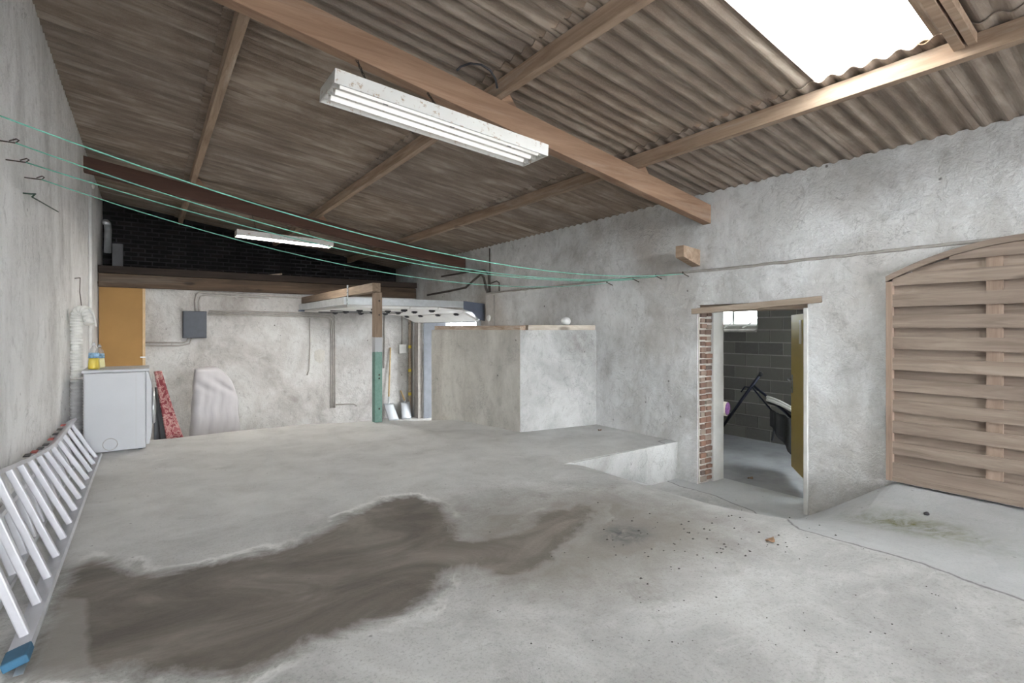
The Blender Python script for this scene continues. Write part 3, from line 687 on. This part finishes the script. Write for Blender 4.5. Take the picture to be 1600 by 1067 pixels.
# ------------------------------------------------------------------ clothes lines and hooks
LINES = [((XL, 3.50, 2.80), (XR, 3.62, 2.38), .28, 'topmost green clothes line stretched across the room'),
         ((XL, 3.98, 2.80), (XR, 4.00, 2.38), .29, 'second green clothes line from the top, across the room'),
         ((XL, 4.28, 2.77), (XR, 4.35, 2.37), .24, 'third green clothes line, tied to a ring hook on left wall'),
         ((XL, 4.85, 2.80), (XR, 4.80, 2.36), .30, 'lowest green clothes line across the room')]
for k, (a, b, sag, lab) in enumerate(LINES):
    a = Vector(a)+Vector((.09,0,0)); b = Vector(b)-Vector((.09,0,0)); pts = []
    for i in range(41):
        t = i/40; q = a.lerp(b, t); q.z -= sag*4*t*(1-t); pts.append(q)
    tag(obj('clothes_line', MB(True).tube(pts, .0042, 6), M_green), lab, 'rope', 'green clothes lines')
    h = MB(True); w = Vector((XL-.02, a.y, a.z)); h.tube([w, a, a+Vector((.012,.012,.02)), a+Vector((0,.022,.03)), a+Vector((-.03,.02,.012))], .004, 6)
    tag(obj('wall_hook', h, M_rust), ['rusty hook on the left wall holding the topmost clothes line', 'rusty hook on the left wall holding the second clothes line', 'rusty ring hook on the left wall holding the third clothes line', 'rusty hook on the left wall holding the lowest clothes line'][k], 'hook', 'rusty wall hooks')
    w = Vector((XR+.02, b.y, b.z-.03)); h = MB(True).tube([w, b+Vector((.0,0,0)), b+Vector((-.02,.0,.02)), b+Vector((-.03,-.01,0))], .006, 6)
    tag(obj('wall_hook', h, M_rust), ['nearest rusty hook below the ledge on the right wall', 'second nearest rusty hook below the ledge on the right wall', 'third rusty hook below the ledge on the right wall', 'farthest rusty hook below the ledge on the right wall'][k], 'hook', 'rusty wall hooks')
q = onX(48, 303, XL+.04); e = onX(91, 331, XL+.02)
tag(obj('wire_end', MB(True).tube([q+Vector((-.05,0,0)), q, q+Vector((.02,.03,.01)), q+Vector((0,.05,-.01)), e], .005, 6), M_dgreen), 'loose cut end of green wire hanging from the left wall', 'wire')

# ------------------------------------------------------------------ garage door, post, tracks
gd = thing('garage_door', 'white sectional garage door rolled up on overhead tracks', 'garage door', (4.0, 9.6, 2.0))
TY0, TY1, TZ = 8.16, 11.02, 2.20
for y in (TY0, TY1):
    yy = y
    obj('track', MB().box(2.55, 4.72, yy-.035, yy+.0, TZ-.06, TZ+.055).box(2.55, 4.72, yy-.05, yy-.033, TZ+.02, TZ+.055).box(2.55, 4.72, yy-.05, yy-.033, TZ-.06, TZ-.03), M_zinc, gd)
    obj('curved_track', MB().tube([(4.70,yy+.02,TZ-.02),(4.86,yy+.02,TZ-.06),(4.98,yy+.02,TZ-.17),(5.04,yy+.02,TZ-.33)], .022, 8), M_zinc, gd)
    obj('vertical_track', MB().box(5.02, 5.08, yy-.01, yy+.05, floor_z(5.0,yy), TZ-.3), M_zinc, gd)
    obj('corner_bracket', MB().prism([(4.68,yy-.06,TZ+.06),(5.13,yy-.06,TZ+.02),(5.13,yy-.06,TZ-.30),(5.02,yy-.06,TZ-.28),(4.86,yy-.06,TZ-.14),(4.68,yy-.06,TZ-.09)], (0,.008,0)), M_dkblue, gd, fix=True)
obj('end_bar', MB().box(2.52, 2.58, TY0-.04, TY1+.04, TZ-.06, TZ+.055), M_zinc, gd)
obj('end_plate', MB().box(2.50, 2.95, TY1-.06, TY1+.03, TZ-.09, TZ-.062), M_dkblue, gd)
secs = [(2.60, 3.13, TZ-.085, TZ-.085), (3.14, 3.67, TZ-.085, TZ-.085), (3.68, 4.21, TZ-.085, TZ-.085), (4.22, 4.72, TZ-.085, TZ-.13), (4.73, 5.06, TZ-.14, TZ-.29)]
for a, b, z0, z1 in secs:
    obj('door_section', MB().bar((a,9.59,z0), (b,9.59,z1), TY1-TY0-.08, .04), M_gdoor, gd, bevel=.003)
for x in (3.135, 3.675, 4.215, 4.725):
    for y in (8.45, 9.2, 10.0, 10.7):
        zz = TZ-.115 if x < 4.5 else TZ-.165
        obj('hinge', MB().box(x-.05, x+.05, y-.03, y+.03, zz-.022, zz+.01).box(x-.02, x+.02, y-.045, y+.045, zz-.035, zz), M_black, gd, bevel=.004)
obj('lock_rod', MB(True).tube([(2.7,9.5,TZ-.118),(3.3,9.7,TZ-.118),(4.1,9.5,TZ-.118)], .008, 6), M_black, gd)
obj('lock_rod', MB(True).tube([(2.7,10.3,TZ-.118),(3.6,10.4,TZ-.118),(4.4,10.3,TZ-.118)], .008, 6), M_black, gd)
obj('handle', MB(True).tube([(3.75,9.9,TZ-.11),(3.75,9.9,TZ-.19),(3.75,10.02,TZ-.19)], .01, 6), M_black, gd)
obj('bottom_seal', MB().bar((5.075,8.22,TZ-.30), (5.075,10.96,TZ-.30), .03, .03), M_dpipe, gd)
# timber post and bearer
PX, PY = 2.66, 7.06
def post_mat():
    n = N('post_paint'); sx = n.new('ShaderNodeSeparateXYZ'); n.link(n.pos, sx.inputs[0]); z = n.math('ADD', sx.outputs[2], n.math('MULTIPLY', n.noise(12), .05))
    base = n.ramp(n.noise(30, 6, .6, .5, None, (1,1,.1)), [(.3, (.17,.115,.075)), (.7, (.27,.195,.135))])
    c = n.mix(n.math('GREATER_THAN', z, 1.66), (.42,.43,.44), base)
    g = n.ramp(n.noise(20, 5, .7), [(.35, (.12,.23,.19)), (.7, (.19,.31,.26))])
    c = n.mix(n.math('GREATER_THAN', z, 1.45), g, c); n.color(c); n.rough(.7); return n.m
ps = thing('timber_post', 'square timber post with green painted foot at the ramp edge', 'post', (PX, PY, ZP-.01))
obj('shaft', MB().box(PX-.055, PX+.055, PY-.055, PY+.055, floor_z(PX,PY)-.003, 2.27), post_mat(), ps, bevel=.004)
for z in (.62, 1.05, 1.1, 1.95, 2.15): obj('bolt', MB(True).tube([(PX+.01,PY-.05,z),(PX+.01,PY-.06,z)], .012, 8), M_rust, ps)
tag(obj('bearer_beam', MB().box(PX-.09, PX+.03, PY-.06, YF-.11, 2.275, 2.40), M_timber, bevel=.004), 'pale timber bearer running from the post to the far wall', 'beam')
s = MB(); 
hs = obj('hanger_strap', MB().box(PX-.105, PX-.092, TY0-.10, TY0-.065, TZ-.08, 2.44), M_zinc); tag(hs, 'perforated steel hanger strap holding the near garage door track', 'strap')
for k in range(5): obj('hole', MB().box(PX-.107, PX-.104, TY0-.095, TY0-.07, 2.14+.06*k, 2.155+.06*k), M_blackhole, hs)
# outside the garage doorway
tag(obj('wall_outside', MB().box(XO, 5.75, GY1+.06, GY1+.3, -.4, 5.0), M_out), 'pale blue rendered yard wall outside the garage doorway', None, None, 'structure')
tag(obj('trim_6', MB().box(XU+.005, XO+.01, GY1-.025, GY1-.001, ZLOW-.1, GZ), M_out, bevel=.004), 'blue-grey reveal on the far side of the garage doorway', None, None, 'structure')
tag(obj('canopy_sky_blocker', MB().box(XO, XO+1.5, 7.9, 10.8, 2.5, 2.58), M_zinc), 'flat canopy added over the garage doorway, out of view, to cut sky light', None, None, 'structure')  # added, unseen; keeps sky light off the doorway reveal and far wall
tag(obj('wall_sky_blocker', MB().box(9.2, 9.6, 6.9, 14.0, -.4, 6.5), M_block), 'tall dull wall added outside, out of view, to block sky light', None, None, 'structure')  # unseen wall added to reduce sky light entering the garage doorway
hs_ = thing('house', 'pale neighbouring house seen beyond the garage doorway', 'house', (13, 24, ZLOW))
obj('facade', MB().box(10.5, 17.5, 24, 30, ZLOW, 2.8), plain('house_wall', (.13,.13,.135), .9), hs_)
obj('roof', MB().prism([(10.2,23.7,2.8),(17.8,23.7,2.8),(14,23.7,5.0)], (0,6.6,0)), plain('house_roof', (.08,.06,.055), .9), hs_, fix=True)
for x in (12.2, 13.7, 15.2):
    w_ = obj('window', MB().box(x, x+.9, 23.95, 24.02, .8, 2.3), M_whitem, hs_); obj('pane', MB().box(x+.08, x+.82, 23.93, 23.96, .88, 2.22), plain('dark_pane', (.03,.033,.04), .2), w_)

# ------------------------------------------------------------------ far wall fittings
YW = YF-.012
def wpath(pts, y): return [onY(px, py, y) for px, py in pts]
def pipe(pts, r, lab, mat=None, y=YW): return tag(obj('conduit', MB(True).tube(wpath(pts, YF-r-.003), r, 8), mat or M_pipe), lab, 'pipe', 'conduits on the far wall')
mb0, mb1 = onY(285,486,YF), onY(322,528,YF)
mbx = thing('meter_box', 'dark grey metal meter box mounted on the far wall', 'meter box', ((mb0.x+mb1.x)/2, YF-.06, mb1.z))
M_mbox = plain('meter_box_grey', (.045,.052,.065), .5, .2, .12, 10)
obj('body', MB().box(mb0.x, mb1.x, YF-.12, YF-.002, mb1.z, mb0.z), M_mbox, mbx, bevel=.006)
obj('cover', MB().box(mb0.x+.01, mb1.x-.03, YF-.135, YF-.118, mb1.z+.012, mb0.z-.012), M_mbox, mbx, bevel=.004)
for k in range(4): obj('louvre', MB().box(mb0.x+.03, mb0.x+.28, YF-.140, YF-.133, mb1.z+.10+.03*k, mb1.z+.112+.03*k), M_mbox, mbx)
for k in range(3):
    d = k*3
    pipe([(326-k,486+d),(400,486.5+d),(480,489+d),(519-d,491+d),(523-d,495+d),(523.5-d,560),(523.5-d,637)], .014, ['upper of three pale conduits running right from the meter box', 'middle of three pale conduits running right from the meter box', 'lower of three pale conduits running right from the meter box'][k])
pipe([(306,486),(305,470),(307,460),(313,456.5),(400,461),(470,465),(515,468)], .020, 'thick conduit arching from meter box under the loft beam')
pipe([(311,486),(310,472),(313,463),(320,461),(420,466)], .012, 'thin conduit beside the arching conduit above meter box')
pipe([(226,535),(285,535.5),(292,533),(294,528)], .014, 'upper short conduit left of the meter box')
pipe([(226,540),(280,540),(296,537),(299,528)], .014, 'lower short conduit left of the meter box')
pipe([(523.5,632),(553,631),(557,634)], .014, 'short conduit branching right near the floor')
pipe([(484,497),(484.5,540),(483,578),(480,586)], .013, 'single conduit hanging down left of the stained plaster patch')
pipe([(600,494),(601,530),(600,575)], .016, 'single conduit hanging down right of the timber post')
pipe([(628,494),(628.5,520),(628,540)], .016, 'short conduit above the shovel handles')
tag(obj('switch_box', MB().box(onY(622,545,YF).x, onY(633,545,YF).x, YF-.07, YF-.002, onY(628,552,YF).z, onY(628,538,YF).z), M_whitem, bevel=.008), 'small pale switch box above the shovel handles', 'switch')
# bare plaster patch (shield shaped) is a shallow metal plate
tag(obj('wall_plate_shield', MB().prism([onY(*p, YF-.004) for p in ((492,548),(500,545),(508,548),(507,558),(508,563),(500,568),(492,563),(491,556))], (0,-.006,0)), M_box, fix=True), 'small shield-shaped cement patch on the far wall', 'patch')
# tangled dark pipes on right wall near the garage door
def rpipe(pts, r, lab): return tag(obj('wall_pipe', MB(True).tube([onX(px, py, XU-.02) for px, py in pts], r, 8), M_dpipe), lab, 'pipe', 'dark pipes on the right wall')
rpipe([(765,388),(765.5,420),(766,458)], .013, 'straight dark vertical pipe on the right wall above the ledge')
rpipe([(690,432),(735,424),(757,422),(763,428),(764,445),(765,457)], .018, 'dark bent pipe crossing the right wall by the far rafter')
rpipe([(668,461),(700,455),(728,449),(740,438),(752,428),(756,434),(759,450),(762,458)], .022, 'thick dark pipe zigzagging on the right wall by the garage door')
rpipe([(766,443),(776,439),(780,442),(780,455)], .012, 'small dark hooked pipe above the end of the ledge')
tag(obj('wall_pipe', MB(True).tube([onX(px,py,XR-.012) for px, py in ((772,461),(772.5,490),(772,514))], .010, 8), M_pipe), 'thin pale pipe on the right wall end behind the box', 'pipe', 'dark pipes on the right wall')
tag(obj('wall_socket', blob(onX(764,497,XR-.02), .06, .5, 1, 1), M_whitem), 'round white wall socket near the garage door bracket', 'socket')

# hardboard panel, left corner
hb = thing('hardboard_panel', 'tan hardboard panel standing in the far left corner', 'panel', (-.35, YF-.06, ZLOW))
h0, h1 = onY(146,446,YF-.08), onY(226,446,YF-.08)
obj('sheet', MB().box(XL+.02, h1.x-.03, YF-.07, YF-.04, floor_z(-.3,YF-.06), 2.465), M_board, hb)
obj('edge_frame', MB().box(h1.x-.03, h1.x+.01, YF-.09, YF-.01, floor_z(-.3,YF-.06), 2.465), M_boardedge, hb, bevel=.003)
obj('latch', MB().bar(onY(219,558,YF-.085), onY(228,558,YF-.085), .02, .02), M_zinc, hb)
# white conduit up the left wall
tag(obj('wall_pipe', MB(True).tube([onX(141,300,XL+.02), onX(141,430,XL+.02), onX(141,600,XL+.02)], .022, 10), M_whitem), 'white vertical pipe in the left wall corner', 'pipe')
pb = onX(145,291,XL+.03); tag(obj('pipe_bracket', blob(pb, .04, .6, 1, 1), M_whitem), 'white bracket at the top of the left wall pipe', 'bracket')

# ------------------------------------------------------------------ washing machine
wm = thing('washing_machine', 'white washing machine seen from its side by the left wall', 'washing machine', (-.27, 7.22, ZP))
obj('body', MB().box(-.55, -.02, 6.93, 7.50, ZP+.012, 1.285), M_white, wm, bevel=.012)
obj('front_panel', MB().prism([(-.019,6.94,ZP+.05),(.012,6.94,ZP+.05),(.035,6.94,.62),(.035,6.94,1.14),(.0,6.94,1.285),(-.019,6.94,1.285)], (0,.55,0)), M_white, wm, bevel=.006, fix=True)
obj('worktop', MB().box(-.565, .012, 6.915, 7.51, 1.287, 1.318), M_white, wm, bevel=.008)
dr = obj('door_ring', MB(True).tube([(.045, 7.215+.17*math.cos(t), .85+.17*math.sin(t)) for t in [i*math.pi/12 for i in range(25)]], .022, 8), M_zinc, wm)
obj('door_glass', MB(True).lathe((0,0,0), [(.001,0)]*2) if False else blob((.04, 7.215, .85), .15, .25, 1, 1), M_black, wm)
obj('handle_recess', MB().box(.028, .040, 6.945, 6.965, .72, 1.10), M_black, wm)
for x in (-.5, -.07):
    for y in (6.98, 7.45): obj('foot', MB(True).tube([(x,y,ZP+.001),(x,y,ZP+.02)], .022, 10), M_black, wm)
obj('inspection_cap', MB(True).tube([(-.33+.062*math.cos(t), 6.928, .52+.062*math.sin(t)) for t in [i*math.pi/12 for i in range(25)]], .003, 6), M_pipe, wm)
obj('side_seam', MB().box(-.11, -.108, 6.928, 6.931, .47, 1.26), M_pipe, wm)
# bottles
def bottle(x, y, lab, liquid, h=.26):
    z0 = 1.319
    b = thing('bottle', lab, 'bottle', (x, y, z0), 'bottles on the washing machine')
    n = N('clear_plastic'); n.color((.9,.92,.92)); n.rough(.15); n.b.inputs['Transmission Weight'].default_value = .7; n.b.inputs['Alpha'].default_value = .25
    obj('liquid', MB(True).lathe((x,y,z0), [(.048,.002),(.051,.02),(.044,h*.45)], 16), plain('yellow_liquid', liquid, .3), b)
    obj('bottle_body', MB(True).lathe((x,y,z0), [(.049,0),(.053,.02),(.046,h*.46),(.042,h*.66),(.036,h*.8),(.018,h*.9),(.015,h*.95)], 16), n.m, b)
    obj('label_band', MB(True).lathe((x,y,z0), [(.0475,h*.46),(.0440,h*.66)], 16), plain('blue_label', (.25,.42,.58), .5, 0, .5, 30), b)
    obj('cap', MB(True).lathe((x,y,z0), [(.018,h*.95),(.018,h*1.03),(.010,h*1.04),(.009,h*1.09)], 12), M_white, b)
bottle(-.475, 7.08, 'clear bottle of yellow detergent with a blue label on the washer', (.72,.56,.02), .265)
bottle(-.44, 7.26, 'second pale yellow bottle behind the front detergent bottle', (.80,.74,.35), .24)
# ribbed hoses
def ribbed(path, r, n=9, rib=.032):
    pts = [Vector(p) for p in path]; out = []; rs = []
    L = [0]
    for a, b in zip(pts[:-1], pts[1:]): L.append(L[-1]+(b-a).length)
    k = int(L[-1]/rib*2)
    for i in range(k+1):
        s_ = L[-1]*i/k; j = max(q for q in range(len(L)) if L[q] <= s_+1e-9); j = min(j, len(pts)-2)
        out.append(pts[j].lerp(pts[j+1], (s_-L[j])/(L[j+1]-L[j]))); rs.append(r if i % 2 else r*.88)
    return MB().tube(out, rs, 18)
hx, hy = -.635, 7.28
hp = [(hx,hy,1.22),(hx,hy,1.5),(hx,hy,1.85)]
for i in range(1, 9):
    t = math.pi*i/9*1.05; hp.append((hx+.055-.055*math.cos(t), hy-.10*(i/9), 1.88+.075*math.sin(t)))
hp.append((hx+.125, hy-.11, 1.80))
o = obj('exhaust_hose', ribbed(hp, .058), plain('white_hose', (.74,.74,.70), .6)); tag(o, 'white ribbed exhaust hose hooked over on the left wall', 'hose')
o = obj('exhaust_hose', ribbed([(hx,hy,ZP+.002),(hx-.001,hy,.8),(hx,hy,1.2)], .058), plain('grey_hose', (.42,.42,.41), .6)); tag(o, 'grey ribbed hose behind the washing machine', 'hose')
k0 = onX(120, 435, XL+.02)
tag(obj('hanging_wire', MB(True).tube([k0+Vector((-.02,0,0)), k0+Vector((.03,0,.01)), (hx+.03,hy-.03,2.15), (hx+.05,hy-.06,1.96)], .004, 6), M_rust), 'rusty nail and wire holding the white hose', 'wire')
tag(obj('drain_tube', MB(True).tube([onY(139,482,7.1), onY(147,494,7.1), onY(151,510,7.1)], .008, 6), M_whitem), 'thin white tube end curling from the hose', 'tube')

# ------------------------------------------------------------------ ironing board, grill cover, shovels
ib = thing('ironing_board', 'folded ironing board with red patterned cover behind the washer', 'ironing board', (.2, 7.85, floor_z(.2,7.85)))
def ib_mat():
    n = N('red_pattern'); v = n.noise(11, 3, .5, 2.5); c = n.ramp(v, [(.40, (.25,.05,.06)), (.47, (.36,.10,.11)), (.53, (.60,.42,.36)), (.60, (.42,.14,.15))])
    n.color(c); n.rough(.9); return n.m
zb = floor_z(.3, 7.95)+.004
IBL = [(.08, 1.22), (.14, 1.20), (.22, .85), (.38, zb)]
def ibf(u, v):
    z = zb+(1.215-zb)*v; xl = .20-.13*v**1.1; xr = .40-.27*v**.85
    return Vector((xl+(xr-xl)*u, 7.80+.10*v+.03*math.sin(math.pi*u), z))
obj('cover', MB(True).grid(ibf, 6, 16), ib_mat(), ib, solid=.03)
obj('board', MB().bar((.29,7.93,zb), (.115,7.99,1.17), .07, .015, (0,1,0)), M_zinc, ib)
obj('leg', MB(True).tube([(.13,7.99,zb+.01),(.08,8.02,1.0)], .012, 8), M_black, ib)
tag(obj('grey_case', MB().box(.06, .21, 8.06, 8.30, floor_z(.1,8.1)-.01, .92), plain('case_grey', (.07,.075,.085), .5), bevel=.01), 'dark grey case standing behind the ironing board', 'case')
gy = 9.2; gx0, gx1 = onY(301,600,gy).x, onY(378,600,gy).x; gz = floor_z(.8,gy+.3); gt = onY(330,575,gy).z
gc = thing('covered_grill', 'garden grill under a loose white fabric cover', 'grill', ((gx0+gx1)/2, gy+.25, gz))
gw = gx1-gx0; gcx = (gx0+gx1)/2; n_f = 72
def cover(u, v):
    # u around the hem, v from the crown (0) down to the hem (1)
    th = 2*math.pi*u; cx, sy = math.cos(th), math.sin(th)
    sq = (abs(cx)**6+abs(sy)**6)**(-1/6)
    kx, ky = cx*sq, sy*sq
    top = min(1, v/.14); r = math.sin(top*math.pi/2)**.7*.97+.03
    t = max(0, v-.14)/.86
    left = gw*(.40+.10*t**.8)                      # nearly upright left side
    right = gw*(.30+.14*min(1, t/.30)**.7+.06*t)   # sloping right shoulder
    x = gcx-.03*gw + kx*r*(left if kx < 0 else right)
    y = gy+.24 + ky*r*(.17+.08*t)
    drop = .045*(1-math.sqrt(max(0, 1-(r*.98)**2)))
    z = gt-drop-(gt-gz-.20-.05)*t
    z -= .16*max(0, kx*r)**1.5*(1-t)
    fold = .010*math.sin(x*31+1.0)+.008*math.sin(x*57-z*6)
    pinch = .022*math.exp(-((t-.22)/.09)**2)*math.sin(x*24+z*30)
    k = min(1, t*2.2); y += (fold*k+pinch)*(-1 if ky < 0 else 1); x += .008*math.sin(z*17+y*20)*k
    if t > .9: z += .012*math.sin(x*22)
    return Vector((x, y, z))
obj('fabric_cover', MB(True).grid(cover, n_f, 36, True), plain('white_cover', (.50,.485,.50), .8, 0, .05, 4, .1), gc, solid=.006)
for x in (gx0+.10, gx1-.24):
    for y in (gy+.05, gy+.45): obj('leg', MB(True).tube([(x,y,gz-.0+max(0,floor_z(x,y)-gz)),(x,y,gz+.75)], .022, 8), M_black, gc)
# shovels
def shovel(px, pyb, lab, lean):
    b = onY(px, pyb, YF-.32); z0 = floor_z(b.x, b.y)+.004
    s_ = thing('shovel', lab, 'shovel', (b.x, b.y, z0), 'shovels leaning on the far wall')
    w = .125
    def bl(u, v):
        x = b.x+(u-.5)*2*w*(1-.10*v); return Vector((x-.05*v*lean, b.y+.20*v+.02*(1-math.cos((u-.5)*3)), z0+.36*v))
    obj('blade', MB(True).grid(bl, 10, 8), plain('shovel_steel', (.40,.42,.44), .4, .35, .06), s_, solid=.006)
    t0 = Vector((b.x-.05*lean, b.y+.21, z0+.36)); t1 = Vector((b.x+.03*lean, YF-.03, z0+1.62 if lean > 0 else z0+.62))
    obj('socket', MB(True).tube([t0-Vector((0,.03,.14)), t0, t0.lerp(t1,.12)], [.012,.02,.022], 10), M_zinc, s_)
    obj('handle', MB(True).tube([t0, t1], .018, 10), plain('ash_handle', (.55,.40,.20), .6, 0, .2, 12), s_)
shovel(616, 656, 'shovel with long wooden handle, left of the pair on the far wall', 1)
shovel(636, 655, 'shovel with short handle, right of the pair on the far wall', -1)
b = onY(640, 640, YF-.05)
tl = thing('measuring_staff', 'tall pale staff with yellow bands beside the garage door track', 'staff', (b.x, YF-.05, floor_z(b.x,YF-.05)))
obj('shaft', MB().box(b.x-.03, b.x+.03, YF-.07, YF-.045, floor_z(b.x,YF-.06)+.0, 2.0), M_lint, tl)
for z in (.2, .75, 1.3): obj('band', MB().box(b.x-.033, b.x+.033, YF-.074, YF-.042, z, z+.07), plain('yellow_band', (.75,.6,.08), .6), tl)
tag(obj('trim_5', MB().box(XU-.10, XU, 10.80, 11.15, ZLOW-.1, 2.05), M_pipe), 'grey timber lining beside the garage door track', None, None, 'structure')

# ------------------------------------------------------------------ ladders along the left wall
def ladder(lab, y0, y1, xb, xt, wfn, rung_n, rail_w, foot=True, thin=.022, zoff=0.0):
    zf = ZP+.004+zoff
    t = thing('ladder', lab, 'ladder', (xb, (y0+y1)/2, zf), 'aluminium ladders along the left wall')
    def low(y): return Vector((xb, y, zf+thin/2+.012))
    def ang(y):
        return math.atan2(xb-xt, math.sqrt(max(.01, wfn(y)**2-(xb-xt)**2)))
    def top(y):
        w = wfn(y); return Vector((xt, y, zf+.02+math.sqrt(max(.01, w*w-(xb-xt)**2))))
    nS = 36
    for fn, nm in ((low, 'lower_stile'), (top, 'upper_stile')):
        m = MB(); secs = []
        for i in range(nS+1):
            y = y0+(y1-y0)*i/nS; c_ = fn(y); rd = (top(y)-low(y)).normalized(); nr = Vector((rd.z, 0, -rd.x))
            secs.append([c_+nr*(a*rail_w/2)+rd*(b_*thin/2) for a, b_ in ((-1,-1),(1,-1),(1,1),(-1,1))])
        vs = [p for s__ in secs for p in s__]; fs = []
        for i in range(nS):
            for k in range(4): fs.append((i*4+k, i*4+(k+1) % 4, i*4+4+(k+1) % 4, i*4+4+k))
        fs += [(3,2,1,0), tuple(nS*4+k for k in range(4))]
        m.add(vs, fs); obj(nm, m, M_alu, t, fix=True)
    for k in range(rung_n):
        y = y0+.16+(y1-y0-.3)*k/(rung_n-1)
        obj('rung', MB().bar(low(y), top(y), .034, .034, (0,1,0)), M_alu, t, bevel=.006)
    if foot:
        c_ = low(y0); rd = (top(y0)-low(y0)).normalized(); nr = Vector((rd.z,0,-rd.x))
        obj('rubber_foot', MB().bar(c_+Vector((0,-.06,0)), c_+Vector((0,.05,0)), rail_w+.006, thin+.014, rd), M_blue, t, bevel=.006)
        obj('foot_pad', MB().bar(top(y0)+Vector((0,-.06,0)), top(y0)+Vector((0,.05,0)), rail_w+.012, thin+.03, rd), M_blue, t, bevel=.006)
    return t, top
def w1f(y): return .44+.30*sst(5.6, 2.7, y) if y < 5.6 else .44
def w1f(y):
    t = min(1, max(0, (5.4-y)/2.7)); return .43+.30*t**1.3
L1, top1 = ladder('large aluminium ladder with flared foot lying on its side along wall', 2.78, 6.72, -.42, -.62, w1f, 13, .075)
L2, top2 = ladder('narrower aluminium ladder behind the large one along the left wall', 3.25, 6.5, -.575, -.655, lambda y: .30, 11, .035, False)
M_red = plain('red_sticker', (.45,.08,.07), .6)
for k in range(8):
    y = 4.6+.25*k; p = top1(y)
    obj('sticker', MB().box(p.x-.045, p.x-.012, y-.045, y+.045, p.z+.012, p.z+.0185), M_red if k % 3 == 1 else M_black, L1)

# ------------------------------------------------------------------ small stuff on the floor
deb = MB()
rs = random.Random(3)
for i in range(150):
    px = rs.gauss(1090, 90); py = rs.gauss(835, 30)
    if i > 90: px = rs.uniform(750, 1500); py = rs.uniform(850, 1060)
    p = on_floor(px, py)
    if p.x > 4.95 or py < 780: continue
    r = rs.uniform(.003, .0075) if i <= 90 else rs.uniform(.002, .004)
    z = floor_z(p.x, p.y)
    deb.add([(p.x-r,p.y-r*.7,z),(p.x+r,p.y-r,z),(p.x+r*.8,p.y+r,z),(p.x-r,p.y+r*.8,z),(p.x,p.y,z+r*.9)], [(0,1,4),(1,2,4),(2,3,4),(3,0,4)])
tag(obj('grit', deb, plain('dark_grit', (.06,.055,.05), .95)), 'scattered dark grit on the floor before the side door', 'grit', None, 'stuff')
M_leaf = plain('dry_leaf', (.25,.15,.09), .9)
def leaf(p, lab, r=.05):
    def fn(u, v): a = (u-.5)*2; return Vector((p.x+a*r*.7, p.y+(v-.5)*r*1.1*(1-a*a*.9), p.z+.006+.014*a*a+.006*math.sin(v*6)))
    tag(obj('dry_leaf', MB(True).grid(fn, 8, 4), M_leaf, solid=.002), lab, 'leaf', 'dry leaves')
p = onZ(1172, 748, -.012); leaf(p, 'dry orange leaf lying inside the side doorway', .06)
leaf(on_floor(1203, 846), 'dry reddish leaf on the floor before the side door', .05)
leaf(on_floor(937, 673), 'dry leaf on the raised floor beside the masonry box', .04)
p = on_floor(1448, 805); tag(obj('pebble', blob(p+Vector((0,0,.012)), .02, 1.3, .8, .6), M_black), 'single dark pebble beside the mossy floor patch', 'stone')
# steel strip set on the floor, front left
s0, s1 = on_floor(76, 934), on_floor(28, 1058)
tag(obj('steel_strip', MB().bar(s0+Vector((0,0,.004)), s1+Vector((0,0,.004)), .03, .006), M_zinc), 'thin steel strip lying on the wet floor beside the ladder', 'strip')
